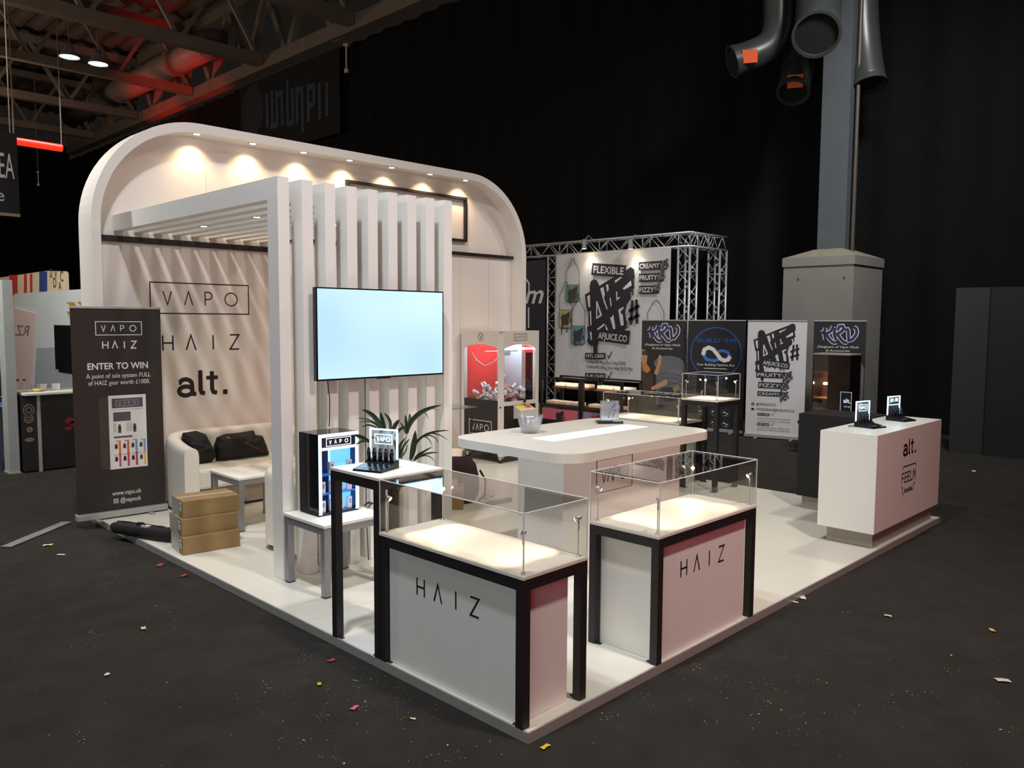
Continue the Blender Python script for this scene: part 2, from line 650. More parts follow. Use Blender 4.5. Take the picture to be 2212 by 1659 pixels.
def case_lamps(t, x0, y0, x1, y1, z, h=0.20, power=12):
    cx, cy = (x0 + x1) / 2, (y0 + y1) / 2
    for x, y in ((x0 + 0.035, y0 + 0.035), (x1 - 0.035, y0 + 0.035), (x0 + 0.035, y1 - 0.035), (x1 - 0.035, y1 - 0.035)):
        p = Vector((x, y, z))
        mb = MB()
        mb.cyl(p, p + Z * 0.004, 0.014, seg=16).cyl(p + Z * 0.004, p + Z * 0.01, 0.008, seg=12)
        mb.cyl(p, p + Z * h * 0.75, 0.003, seg=8).cyl(p + Z * h * 0.7, p + Z * h * 0.92, 0.005, seg=10)
        la = mb.build('spot_lamp', M_CHROME, t, smooth=True)
        # each head looks along the longer side, slightly inwards
        if (x1 - x0) > (y1 - y0):
            tg = Vector((x + (0.34 if x < cx else -0.34), y + (0.16 if y < cy else -0.16), z))
        else:
            tg = Vector((x + (0.16 if x < cx else -0.16), y + (0.34 if y < cy else -0.34), z))
        top = p + Z * h
        d = (tg - top).normalized()
        mb = MB()
        mb.cyl(top - d * 0.016, top + d * 0.018, 0.009, 0.0135, seg=14)
        mb.cyl(p + Z * h * 0.9, top, 0.0035, seg=8)
        hd = mb.build('lamp_head', M_CHROME, la, smooth=True)
        MB().cyl(top + d * 0.0182, top + d * 0.0195, 0.0118, seg=14).build('bulb', M_BULB, hd)
        light('SPOT', 'case_lamp_beam', top + d * 0.024, power * 0.55, (255, 230, 194), tg, 0.008, 82, 1.0)


def display_case(name, label, x0, y0, x1, y1, body, zt=0.748, zg=1.049, lamps=True, group=None, power=12):
    t = thing(name, label, 'display case', ((x0 + x1) / 2, (y0 + y1) / 2, 0), group=group)
    four_legs(t, x0, y0, x1, y1, zt - 0.018)
    MB().box((x0 - 0.002, y0 - 0.002, zt - 0.018), (x1 + 0.002, y1 + 0.002, zt), 0.002).build('tray_top', mat('tray_white', (236, 233, 224), 0.55, var=0.015), t)
    if body:
        MB().box((body[0], body[1], 0.0), (body[2], body[3], zt - 0.035)).build('body_panel', M_WHITE, t)
    if zg:
        glass_cover(t, x0 + 0.003, y0 + 0.003, x1 - 0.003, y1 - 0.003, zt, zg)
        case_lamps(t, x0, y0, x1, y1, zt, power=power)
    return t


c1 = display_case('display_case', 'nearest lit acrylic display case, its long front lettered HAIZ facing the left edge', 0.0, 0.037, 0.475, 1.17, (0.03, 0.092, 0.385, 1.115))
F1 = face_x(0.03)
mb = MB()
word(mb, 'HAIZ', -0.868, -0.374, 0.453, 0.095, F1, 0.0105, wide=0.66)
mb.build('lettering', M_VINYL, c1)['label'] = 'black HAIZ lettering'
c2 = display_case('display_case', 'lit acrylic display case with pinkish HAIZ front along the right platform edge', 1.058, 0.0, 2.18, 0.498, (1.113, 0.03, 2.09, 0.46))
F2 = face_y(0.03)
mb = MB()
word(mb, 'HAIZ', 1.335, 1.826, 0.447, 0.096, F2, 0.0105, wide=0.66)
mb.build('lettering', M_VINYL, c2)['label'] = 'black HAIZ lettering'
c3 = display_case('display_case', 'lit acrylic display case behind the white bar table, by the far platform edge', 5.43, 2.70, 5.96, 3.83, (5.50, 2.76, 5.93, 3.77), power=16)
c4 = display_case('tall_display_case', 'tall black-legged display case, its small glass box highest above the bar table', 5.42, 2.185, 5.92, 2.66, None, 1.0557, 1.345, power=14)
tt = display_case('tall_table', 'tall black-framed white-topped table joined to the nearest display case', 0.0, 1.176, 0.4765, 1.665, None, 1.0557, None)
tt['category'] = 'table'

# ---- white bar table
bt = thing('bar_table', 'white rounded bar table with a glowing strip in its top', 'table', (2.6, 1.78, 0))


def rrect(x0, y0, x1, y1, r, n=8):
    P = []
    for cx, cy, a0 in ((x1 - r, y1 - r, 0), (x0 + r, y1 - r, 90), (x0 + r, y0 + r, 180), (x1 - r, y0 + r, 270)):
        for k in range(n + 1):
            t = math.radians(a0 + 90 * k / n)
            P.append((cx + r * math.cos(t), cy + r * math.sin(t)))
    return P


FH = lambda z: (Vector((0, 0, z)), X, Y)
mb = MB()
mb.prism(rrect(1.6, 1.13, 3.6, 2.44, 0.22), FH(0), 0.93, 1.0)
mb.build('tabletop', mat('tabletop_offwhite', (216, 211, 201), 0.4, var=0.015), bt)
MB().box((2.045, 1.67, 1.0005), (3.32, 1.9, 1.002)).build('light_panel', mat('light_panel', (235, 250, 255), 0.3, emit=1.15, ecol=(216, 243, 255)), bt)
MB().box((1.8, 1.35, 0.0), (3.36, 1.82, 0.93)).build('pedestal', M_WHITE, bt)
light('AREA', 'light_panel_glow', (2.68, 1.785, 1.01), 3, (215, 240, 255), (2.68, 1.785, 3), 1.25, sizey=0.22)
F3 = face_y(1.35)
q0, q1 = at(1288, 1025, y=1.35), at(1366, 1022, y=1.35)
mb = MB()
vapo_box(mb, (q0.x + q1.x) / 2, 0.74, q1.x - q0.x, 0.27, F3, 0.009)
mb.build('lettering', M_VINYL, bt)['label'] = 'black VAPO lettering in a box'

# ---- white counter
ct = thing('reception_counter', 'white counter lettered alt. at the right end of the platform', 'counter', (5.15, 0.27, 0))
MB().box((4.318, 0.02, 0.138), (5.997, 0.515, 0.9935), 0.002).build('counter_body', M_GLOSSW, ct)
MB().box((4.386, 0.055, 0.0), (5.92, 0.454, 0.138)).build('plinth', mat('plinth_grey', (150, 146, 138), 0.4, 0.3, var=0.04), ct)
F4 = face_y(0.02)
mb = MB()
alt_mark(mb, 4.946, 5.279, 0.742, 0.148, F4)
mb.build('lettering', M_VINYL, ct)['label'] = 'black alt. lettering'
mb = MB()
t_ = 0.013
for s, a, w in (('F', 4.945, .05), ('E', 5.02, .05), ('E', 5.093, .05), ('L', 5.165, .045)):
    b0, h = 0.49, 0.1
    mb.stroke([(a, b0), (a, b0 + h)], t_, F4)
    if s in 'FE':
        mb.stroke([(a, b0 + h - t_ / 2), (a + w, b0 + h - t_ / 2)], t_, F4)
        mb.stroke([(a, b0 + h / 2), (a + w * .9, b0 + h / 2)], t_, F4)
    if s in 'EL':
        mb.stroke([(a, b0 + t_ / 2), (a + w, b0 + t_ / 2)], t_, F4)
mb.stroke([(5.232, 0.49), (5.236, 0.588), (5.265, 0.53), (5.295, 0.588), (5.30, 0.49)], t_, F4)
mb.stroke([(4.952, 0.612), (4.955, 0.63), (4.972, 0.643), (5.28, 0.643), (5.297, 0.63), (5.30, 0.612)], 0.01, F4)
mb.stroke([(4.945, 0.462), (4.965, 0.452), (4.972, 0.44), (4.978, 0.40), (4.99, 0.39), (5.003, 0.39)], 0.01, F4)
mb.stroke([(5.30, 0.462), (5.262, 0.452), (5.254, 0.44), (5.250, 0.405), (5.238, 0.395), (5.225, 0.395)], 0.01, F4)
mb.text('inside', 0.066, F4, 5.115, 0.40, bold=0.01, width=0.2)
mb.build('lettering', M_VINYL, ct)['label'] = 'black FEELM inside lettering'

bc = thing('black_counter', 'black counter on a grey plinth standing behind the white counter', 'counter', (5.65, 0.87, 0))
MB().box((5.379, 0.53, 0.138), (5.95, 1.209, 1.003), 0.002).build('counter_body', M_BLACKM, bc)
MB().box((5.43, 0.56, 0.0), (5.9, 1.17, 0.138)).build('plinth', MATS['plinth_grey'], bc)


# ---- lit point-of-sale stands with pens
def pos_stand(label, loc, rz, word_kind):
    t = thing('vape_display_stand', label, 'display stand', loc, rz)
    W = 0.2
    # wedge base: local x along the panel, -y towards the front
    F = (Vector((W / 2, 0, 0)), Y, Z)
    mb = MB()
    mb.prism([(0.03, 0.0), (0.03, 0.058), (-0.01, 0.05), (-0.045, 0.03), (-0.10, 0.022), (-0.16, 0.012), (-0.165, 0.0)], F, -W, 0)
    mb.build('base', mat('display_base', (40, 41, 45), 0.22, 0.5, var=0.05), t, local=True)
    Fs = fr((0, -0.10, 0.0225), X, (0, 0.06, 0.006))
    mb = MB()
    word(mb, 'HAIZ', -0.06, 0.01, -0.03, 0.016, Fs, 0.0022, d=0.001)
    mb.build('lettering', M_VINYLW, t, local=True)
    g = MB().box((-W / 2, 0.014, 0.05), (W / 2, 0.020, 0.235)).build('sign_panel', glassmat('sign_acrylic', (225, 232, 238), 0.06, haze=0.04), t, local=True)
    F = (Vector((0, 0.0138, 0)), X, Z)
    mb = MB()
    mb.box((-W / 2, 0.012, 0.05), (-W / 2 + 0.009, 0.022, 0.235)).box((W / 2 - 0.009, 0.012, 0.05), (W / 2, 0.022, 0.235))
    mb.box((-W / 2 + 0.009, 0.012, 0.226), (W / 2 - 0.009, 0.022, 0.235))
    if word_kind == 'VAPO':
        vapo_box(mb, 0.0, 0.172, 0.128, 0.062, F, 0.005, 0.001)
    else:
        mb.box((-W / 2 + 0.009, 0.012, 0.145), (W / 2 - 0.009, 0.022, 0.152))
        alt_mark(mb, -0.06, 0.0, 0.18, 0.034, F, 0.001)
        mb.rect(0.015, 0.182, 0.06, 0.212, F, 0.001)
    mb.build('led_edge', M_LEDW, g, local=True)
    return t


def pens(t, n, label, group, rz, W=0.15):
    base = wmat(t)
    root = None
    for k in range(n):
        p = base @ Vector((-W / 2 + W * k / (n - 1), -0.022, 0.040))
        if root is None:
            root = thing('vape_pen', label, 'vape pen', p, rz, group)
            L = []
            for z, w, d in ((0, .0145, .009), (0.055, .0145, .009), (0.068, .0125, .008), (0.078, .009, .006), (0.085, .005, .0035)):
                L.append([Vector((w * math.cos(2 * PI * i / 12) * 0.9, d * math.sin(2 * PI * i / 12), z)) for i in range(12)])
            mb = MB(); mb.ring(L[:3]); mb.build('pen_body', mat('pen_black', (20, 20, 22), 0.35, var=0.05), root, smooth=True, local=True)
            mb = MB(); mb.ring(L[2:]); mb.build('mouthpiece', M_BLACKG, root, smooth=True, local=True)
        else:
            dup(root, p)


s1 = pos_stand('lit VAPO acrylic stand holding pens on the tall near table', (0.215, 1.43, 1.0557), math.radians(-70), 'VAPO')
pens(s1, 5, 'slim black vape pen standing in the lit stand on the tall near table', 'pens in the near stand', math.radians(-70), 0.165)
s2 = pos_stand('lit VAPO acrylic stand on the white counter, nearer its left end', (4.86, 0.345, 0.9935), math.radians(-14), 'VAPO')
pens(s2, 4, 'slim black vape pen in the left lit stand on the white counter', 'pens in the left counter stand', math.radians(-14))
s3 = pos_stand('lit alt. acrylic stand on the white counter, nearer its right end', (5.60, 0.33, 0.9935), math.radians(-14), 'alt')
pens(s3, 4, 'slim black vape pen in the right lit stand on the white counter', 'pens in the right counter stand', math.radians(-14))
for t in (s1, s2, s3):
    p = wmat(t) @ Vector((0, -0.05, 0.2))
    light('POINT', 'stand_glow', p, 0.5, (190, 230, 255), size=0.06)
cb = MB().tube([(4.77, 0.40, 1.0), (4.74, 0.43, 1.0), (4.70, 0.42, 0.998)], 0.004, 6).build('stand_cable', M_BLACK, s2, smooth=True)
# ================================================================ loose things on the stand
def side_table(name, label, x0, y0, x1, y1, zt):
    t = thing(name, label, 'table', ((x0 + x1) / 2, (y0 + y1) / 2, 0))
    four_legs(t, x0 + 0.006, y0 + 0.006, x1 - 0.006, y1 - 0.006, zt - 0.022, 0.05, M_SILVER, 0.05, False)
    MB().box((x0, y0, zt - 0.022), (x1, y1, zt), 0.003).build('tabletop', M_GLOSSW, t)
    mb = MB()
    for x in (x0 + 0.004, x1 - 0.058):
        for y in (y0 + 0.004, y1 - 0.058):
            mb.box((x, y, 0), (x + 0.054, y + 0.054, 0.006))
    mb.build('foot_pad', M_BLACK, t)
    return t


side_table('low_table', 'low silver-legged white table carrying the blue-lit display tower', 0.325, 2.262, 0.86, 2.812, 0.52)
side_table('coffee_table', 'silver-legged white coffee table in front of the white sofa', 0.745, 4.345, 1.345, 4.93, 0.5)

# ---- lit display tower
tw = thing('display_tower', 'glossy black display tower with a cyan lit front and VAPO header', 'display cabinet', (0.61, 2.63, 0.52))
x0, x1, y0, y1, z0, z1 = 0.44, 0.78, 2.50, 2.765, 0.5205, 1.12
mb = MB()
mb.box((x0, y0 + 0.006, z0), (x0 + 0.01, y1, z1)).box((x1 - 0.01, y0 + 0.006, z0), (x1, y1, z1))
mb.box((x0 + 0.01, y1 - 0.01, z0), (x1 - 0.01, y1, z1))
mb.box((x0 + 0.01, y0 + 0.006, z1 - 0.01), (x1 - 0.01, y1 - 0.01, z1)).box((x0 + 0.01, y0 + 0.006, z0), (x1 - 0.01, y1 - 0.01, z0 + 0.02))
mb.build('cabinet_shell', M_BLACKG, tw)
mb = MB()
mb.box((x0 - 0.002, y0 + 0.16, z0 + 0.002), (x0, y1, z1 - 0.003)).box((x0 - 0.003, y0 + 0.006, z0), (x0, y0 + 0.16, z0 + 0.035))
mb.build('side_trim', M_BLACKM, tw)
F = face_y(y0)
mb = MB()
w = 0.024
mb.box((x0, y0, z0 + 0.012), (x0 + w, y0 + 0.006, z1)).box((x1 - w, y0, z0 + 0.012), (x1, y0 + 0.006, z1))
mb.box((x0 + w, y0, z1 - 0.024), (x1 - w, y0 + 0.006, z1)).box((x0 + w, y0, z1 - 0.118), (x1 - w, y0 + 0.006, z1 - 0.098))
mb.build('lit_border', M_LEDW, tw)
hd = MB().box((x0 + w, y0 + 0.003, z1 - 0.098), (x1 - w, y0 + 0.008, z1 - 0.024)).build('header', mat('header_navy', (40, 42, 66), 0.2, var=0.03), tw)
mb = MB()
vapo_box(mb, (x0 + x1) / 2, z1 - 0.061, 0.215, 0.06, face_y(y0 + 0.003), 0.005)
mb.build('lettering', mat('white_lit_print', (255, 255, 255), 0.4, emit=1.0), hd)
xm = 0.578
MB().box((xm, y0 + 0.09, z0 + 0.02), (x1 - 0.012, y0 + 0.1, z1 - 0.118)).build('lit_back', M_LEDB, tw)
MB().box((x0 + 0.012, y0 + 0.09, z0 + 0.02), (xm, y0 + 0.1, z1 - 0.118)).build('dark_back', mat('navy_back', (18, 44, 96), 0.35, var=0.05), tw)
MB().box((xm - 0.004, y0 + 0.08, z1 - 0.3), (xm + 0.004, y0 + 0.089, z1 - 0.118)).build('led_strip', M_LEDW, tw)
shelves = (z0 + 0.02, z0 + 0.16, z0 + 0.30)
for z in shelves[1:]:
    MB().box((x0 + 0.011, y0 + 0.012, z - 0.008), (x1 - 0.011, y0 + 0.089, z)).build('shelf', mat('shelf_blue', (70, 120, 200), 0.25, var=0.03), tw)
M_BOXW = mat('product_box_white', (232, 226, 226), 0.5, var=0.02)
names = ('bottom', 'middle', 'top')
places = ('leftmost', 'second from left', 'second from right', 'rightmost')
first = None
for si, z in enumerate(shelves):
    for k in ((1, 3) if si == 2 else range(4)):
        c = Vector((x0 + 0.055 + 0.076 * k, y0 + 0.045, z + 0.0005))
        lab = 'small white product carton, %s on the %s shelf of the lit tower' % (places[k], names[si])
        if first is None:
            first = thing('product_carton', lab, 'carton', c, 0.12, 'cartons in the lit tower')
            MB().box((-0.019, -0.012, 0), (0.019, 0.012, 0.085), 0.001).build('carton', M_BOXW, first, local=True)
            MB().rect(-0.009, 0.035, 0.009, 0.07, fr((0, -0.0122, 0), X, Z), 0.0004).build('window', mat('carton_window', (150, 140, 150), 0.4, var=0.04), first, local=True)
        else:
            dup(first, c, (0, 0, RND.uniform(-0.2, 0.25)), lab)
light('AREA', 'tower_glow', (0.61, y0 - 0.012, 0.82), 2.0, (150, 205, 255), (0.61, 0, 0.6), 0.3, sizey=0.55)

# ---- brown cartons
def carton(label, c, rz, L=0.475, D=0.335, H=0.142):
    t = thing('cardboard_box', label, 'box', c, rz, 'stack of three brown boxes')
    MB().box((0, 0, 0), (L, D, H), 0.003).build('carton', M_CARD, t, local=True)
    mb = MB()
    Ft = fr((0, 0, H), X, Y)
    mb.rect(0.0, D * 0.44, L, D * 0.6, Ft, 0.0012)
    Fs = fr((0, 0, 0), -Y, Z)
    mb.rect(-D * 0.98, H * 0.02, -D * 0.3, H * 0.98, Fs, 0.0012)
    mb.build('packing_tape', M_TAPE, t, local=True)
    mb = MB()
    mb.rect(-D * 0.26, H * 0.36, -D * 0.06, H * 0.9, Fs, 0.002)
    lb = mb.build('address_label', mat('label_paper', (222, 222, 228), 0.6, var=0.02), t, local=True)
    mb = MB()
    for k in range(7):
        mb.rect(-D * 0.23 + k * 0.008, H * 0.6, -D * 0.23 + k * 0.008 + 0.003, H * 0.8, Fs, 0.003)
    mb.rect(-D * 0.23, H * 0.44, -D * 0.1, H * 0.5, Fs, 0.003)
    mb.build('label_print', mat('label_ink', (130, 134, 160), 0.7, var=0.02), lb, local=True)
    mb = MB()
    mb.rect(0.0, D * 0.50, L, D * 0.505, Ft, 0.0016)
    mb.build('lid_seam', mat('carton_seam', (112, 82, 44), 0.9, var=0.04), t, local=True)
    return t


ang = math.radians(-7)
carton('brown cardboard box, bottom of the stack of three', (0.068, 3.985, 0.0), ang)
carton('brown cardboard box, middle of the stack of three', (0.085, 4.04, 0.1435), ang + 0.012)
carton('brown cardboard box, topmost of the stack of three', (0.112, 4.075, 0.287), ang - 0.01)


# ---- roll-up banner helper
def rollup(label, A, B, H, z, sheet_mat, graphics, sheet_name='banner_sheet', base_h=0.07):
    A, B = Vector((A[0], A[1], z)), Vector((B[0], B[1], z))
    ex = (B - A).normalized()
    W = (B - A).length
    t = thing('rollup_banner', label, 'banner', (A + B) / 2, math.atan2(ex.y, ex.x))
    F = (Vector((-W / 2, 0, 0)), X, Z)              # local, normal -y
    MB().box((-W / 2 - 0.01, -0.045, 0.012), (W / 2 + 0.01, 0.055, base_h), 0.006).build('base', M_ALU, t, local=True)
    for s in (-0.3, 0.3):
        MB().box((s * W - 0.02, -0.13, 0.0), (s * W + 0.02, 0.12, 0.012)).build('foot', M_ALU, t, local=True)
    mb = MB()
    mb.box((-W / 2, 0.0, base_h - 0.01), (W / 2, 0.0025, H - 0.012))
    mb.build(sheet_name, sheet_mat, t, local=True)
    MB().box((-W / 2 - 0.004, -0.008, H - 0.022), (W / 2 + 0.004, 0.012, H), 0.003).build('top_rail', M_ALU, t, local=True)
    MB().cyl((0, 0.03, base_h - 0.01), (0, 0.03, H - 0.03), 0.008, seg=8).build('support_pole', M_ALU, t, local=True)
    graphics(t, F, W, H)
    return t


def put(mb, t, material, label=None, name='print', parent=None):
    o = mb.build(name, material, parent or t, local=True)
    if label:
        o['label'] = label
    return o


M_BROWNB = mat('dark_brown_banner', (44, 37, 35), 0.5, var=0.04)


def g_vapo(t, F, W, H):
    mb = MB()
    vapo_box(mb, W * 0.52, H - 0.21, W * 0.52, 0.135, F, 0.007)
    word(mb, 'HAIZ', W * 0.335, W * 0.71, H - 0.405, 0.068, F, 0.0105, wide=0.7)
    mb.text('ENTER TO WIN', 0.088, F, W * 0.5, H - 0.605, bold=0.024, width=W * 0.67)
    mb.text('A point of sale system FULL', 0.062, F, W * 0.505, H - 0.69, bold=0.004, width=W * 0.72)
    mb.text('of HAIZ gear worth £1000.', 0.062, F, W * 0.51, H - 0.757, bold=0.004, width=W * 0.69)
    mb.text('www.vapo.uk', 0.066, F, W * 0.55, 0.215, bold=0.006, width=W * 0.33)
    mb.text('@vapouk', 0.066, F, W * 0.59, 0.140, bold=0.006, width=W * 0.235)
    a, b = W * 0.425, 0.160
    mb.frame(a - 0.022, b - 0.022, a + 0.022, b + 0.022, 0.005, F)
    mb.circle(a, b, 0.010, 0.005, F)
    put(mb, t, M_VINYLW, 'white lettering', 'lettering')
    # printed picture of the display tower
    ink = lambda n, c: mat('ink_' + n, c, 0.55, var=0.02)
    a0, a1, b0, b1 = W * 0.375, W * 0.80, 0.475, 1.20
    mb = MB()
    mb.flat([(W * 0.27, 0.50), (a0, 0.475), (a0, b1), (W * 0.27, b1 - 0.02)], F)
    put(mb, t, ink('charcoal', (66, 56, 52)), 'dark side of the printed cabinet', 'printed_cabinet_side')
    mb = MB(); mb.rect(a0, b0, a1, b1, F, 0.002)
    pic = put(mb, t, ink('white', (222, 220, 218)), 'printed picture of a stocked white cabinet', 'printed_cabinet')
    mb = MB(); mb.rect(a0 + 0.03, b1 - 0.125, a1 - 0.03, b1 - 0.03, F, 0.0025)
    mb.rect(a0 + 0.04, b1 - 0.255, a0 + 0.2, b1 - 0.165, F, 0.0025)
    mb.rect(a0 + 0.04, b1 - 0.42, a0 + 0.21, b1 - 0.402, F, 0.0025)
    put(mb, t, ink('slate', (84, 76, 84)), None, 'printed_shelf_shade', pic)
    mb = MB(); vapo_box(mb, (a0 + a1) / 2, b1 - 0.078, 0.21, 0.06, F, 0.004, 0.003)
    put(mb, t, ink('silver', (170, 165, 165)), None, 'printed_lettering', pic)
    mb = MB(); mb.rect(a0 + 0.03, b1 - 0.145, a1 - 0.03, b1 - 0.14, F, 0.0025)
    for q in (0.13, 0.145, 0.16, 0.175, 0.012, 0.026):
        mb.rect(a0 + 0.03 + q, b1 - 0.36, a0 + 0.036 + q, b1 - 0.27, F, 0.003)
    put(mb, t, ink('grey', (150, 146, 150)), None, 'printed_cartons', pic)
    rows = [(b1 - 0.58, ((205, 120, 50), (205, 105, 55), (120, 150, 190), (130, 155, 195))),
            (b0 + 0.02, ((190, 90, 100), (195, 70, 90), (185, 60, 80), (215, 175, 95)))]
    for b, cols in rows:
        for k, c in enumerate(cols):
            a = a0 + 0.036 + k * 0.077
            mb = MB(); mb.rect(a + 0.02, b, a + 0.066, b + 0.135, F, 0.0026)
            put(mb, t, ink('side_%d_%d_%d' % c, c), None, 'printed_carton_side', pic)
            mb = MB(); mb.rect(a, b - 0.01, a + 0.045, b + 0.125, F, 0.003)
            put(mb, t, M_VINYLW, None, 'printed_carton_front', pic)
            mb = MB(); mb.disc(a + 0.022, b + 0.085, 0.013, F, 0.0035, 16, 0.02); mb.rect(a + 0.009, b + 0.055, a + 0.035, b + 0.085, F, 0.0035)
            put(mb, t, ink('dk_%d_%d_%d' % c, tuple(int(v * 0.45) for v in c)), None, 'printed_carton_window', pic)
    for a in (a0 + 0.095, a0 + 0.235):
        mb = MB(); mb.disc(a, b1 - 0.315, 0.014, F, 0.0035, 16, 0.03); mb.rect(a - 0.014, b1 - 0.37, a + 0.014, b1 - 0.315, F, 0.0035)
        put(mb, t, ink('umber', (80, 62, 52)), None, 'printed_carton_window', pic)


rollup('dark brown VAPO roll-up banner reading ENTER TO WIN at the platform left corner', (-0.187, 5.755), (0.627, 5.70), 2.064, 0.0, M_BROWNB, g_vapo)

# ---- black carry bag on the platform edge
bag = thing('carry_bag', 'long black fabric carry bag lying across the left platform edge by the boxes', 'bag', (0.065, 4.79, 0.0), math.atan2(4.50 - 5.10, 0.16 + 0.07))
mb = MB()
L = []
for i in range(17):
    s = i / 16
    x = -0.36 + 0.72 * s
    r = 0.064 * (0.94 + 0.06 * math.sin(PI * s)) * (0.8 if i in (0, 16) else 1)
    sq = lambda v: math.copysign(abs(v) ** 0.55, v)
    L.append([Vector((x, r * 1.1 * sq(math.cos(2 * PI * k / 16)) * (1 + 0.05 * math.sin(5 * s * 6 + k)),
                      0.058 + max(-0.056, r * 0.85 * sq(math.sin(2 * PI * k / 16)) * (1 + 0.10 * noise.noise(Vector((s * 9, k * 0.6, 2))))))) for k in range(16)])
mb.ring(L)
mb.build('bag_body', M_CLOTH, bag, smooth=True, local=True)
MB().tube([(-0.05, -0.03, 0.11), (-0.03, -0.035, 0.135), (0.03, -0.035, 0.138), (0.06, -0.03, 0.11)], 0.008, 8).build('handle', M_CLOTH, bag, smooth=True, local=True)
MB().box((0.02, -0.052, 0.102), (0.10, -0.012, 0.1205)).build('tag', mat('tag_white', (205, 203, 200), 0.6, var=0.02), bag, local=True)
mb = MB(); mb.tube([(-0.33, 0.0, 0.1125), (0, 0.0, 0.1135), (0.33, 0.0, 0.1125)], 0.004, 6)
mb.build('zip', M_BLACKG, bag, smooth=True, local=True)

# ---- white tub sofa
def tub(name, label, x0, y0, x1, y1, arm, back, seat, face, th=0.15, bottom=0.05, r=0.26):
    """U-shaped upholstered seat; face gives the open side: '-y' or '+x'"""
    t = thing(name, label, 'sofa' if name == 'sofa' else 'armchair', ((x0 + x1) / 2, (y0 + y1) / 2, 0))
    W, D = (x1 - x0, y1 - y0) if face == '-y' else (y1 - y0, x1 - x0)
    rz = 0 if face == '-y' else PI / 2
    Mx = Matrix.Translation(((x0 + x1) / 2, (y0 + y1) / 2, 0)) @ Matrix.Rotation(rz, 4, 'Z')
    # centre line of the shell: left arm front -> back -> right arm front (local, opening to -y)
    P = []
    hx, hy = W / 2 - th / 2, D / 2 - th / 2
    for k in range(5):
        P.append((-hx, -D / 2 + (hy - r + D / 2) * k / 5))
    for k in range(9):
        a = PI - PI / 2 * k / 8
        P.append((-hx + r + r * math.cos(a), hy - r + r * math.sin(a)))
    for k in range(1, 6):
        P.append((-hx + r + (2 * hx - 2 * r) * k / 6, hy))
    for k in range(9):
        a = PI / 2 - PI / 2 * k / 8
        P.append((hx - r + r * math.cos(a), hy - r + r * math.sin(a)))
    for k in range(5):
        P.append((hx, hy - r - (hy - r + D / 2) * (k + 1) / 5))
    L = []
    n = len(P)
    for i, p in enumerate(P):
        a, b = Vector(P[max(0, i - 1)]), Vector(P[min(n - 1, i + 1)])
        d = (b - a).normalized()
        nn = Vector((-d.y, d.x))                  # outwards
        f = (p[1] + D / 2) / D
        h = arm + (back - arm) * (f * f * (3 - 2 * f))
        q = Vector(p)
        o_ = nn * th / 2
        prof = [(-1, bottom), (-1, h - 0.085), (-0.95, h - 0.05), (-0.82, h - 0.022), (-0.6, h - 0.006), (-0.3, h), (0.3, h), (0.6, h - 0.006), (0.82, h - 0.022), (0.95, h - 0.05), (1.0, h - 0.085), (1.0, bottom)]
        L.append([Mx @ Vector((q.x + o_.x * c, q.y + o_.y * c, z)) for c, z in prof])
    mb = MB(); mb.ring(L)
    mb.build('shell', M_LEATH, t, smooth='auto')
    mb = MB()
    mb.box((-hx + th / 2 - 0.005, -D / 2 + 0.015, seat - 0.2), (hx - th / 2 + 0.005, hy - th / 2 + 0.01, seat), 0.03, Mx)
    mb.build('seat_cushion', M_LEATH, t)
    MB().box((-hx + th / 2, -D / 2 + 0.06, bottom), (hx - th / 2, hy - th / 2, seat - 0.2), 0, Mx).build('seat_base', mat('sofa_base_shade', (150, 140, 124), 0.6, var=0.04), t)  # recessed base, its darker brown painting the shadow under the seat
    for sx in (-1, 1):
        for sy in (-1, 1):
            c = Mx @ Vector((sx * (W / 2 - 0.1), sy * (D / 2 - 0.1), 0))
            MB().box((c.x - 0.03, c.y - 0.03, 0), (c.x + 0.03, c.y + 0.03, bottom)).build('foot', M_BLACK, t)
    return t


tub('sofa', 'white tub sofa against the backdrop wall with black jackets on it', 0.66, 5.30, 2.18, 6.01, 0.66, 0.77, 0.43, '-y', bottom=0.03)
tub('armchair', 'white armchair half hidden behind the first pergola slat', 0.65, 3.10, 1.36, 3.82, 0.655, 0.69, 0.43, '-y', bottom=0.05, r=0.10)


# ---- jackets slung on the sofa
def lump(name, label, c, dims, seed, material, rz=0.0, amp=0.18, pts=None, sub=4, cat='jacket', tilt=0.0):
    bm = bmesh.new()
    bmesh.ops.create_icosphere(bm, subdivisions=sub, radius=1)
    Rt = Matrix.Rotation(rz, 3, 'Z') @ Matrix.Rotation(tilt, 3, 'X')
    zmin = 0
    for v in bm.verts:
        p = v.co.copy()
        k = 1 + amp * noise.noise(p * 1.7 + Vector((seed, 0, 0))) + amp * 0.5 * noise.noise(p * 4.1 + Vector((0, seed, 0)))
        rid = 1 + amp * 0.35 * math.sin(6 * p.x + 4 * p.z + seed)
        if cat == 'jacket':
            k *= 1 + 0.10 * abs(noise.noise(p * 3.3 + Vector((seed, seed, 0)))) - 0.16 * max(0, p.z) * abs(p.x) - 0.06 * abs(math.sin(9 * p.x + 5 * p.z + 2 * noise.noise(p * 2)))
        s = Vector((math.copysign(abs(p.x) ** 0.75, p.x), math.copysign(abs(p.y) ** 0.8, p.y), math.copysign(abs(p.z) ** 0.75, p.z)))
        v.co = Rt @ Vector((s.x * dims[0] * k, s.y * dims[1] * k * rid, s.z * dims[2] * k))
    zmin = -dims[2] * 0.85
    for v in bm.verts:
        v.co.z = max(v.co.z, zmin) - zmin
    mb = MB(); mb.bm.free(); mb.bm = bm
    t = thing(name, label, cat, c)
    mb.build('jacket_body' if cat == 'jacket' else 'bag_body', material, t, smooth=True, local=True)
    return t


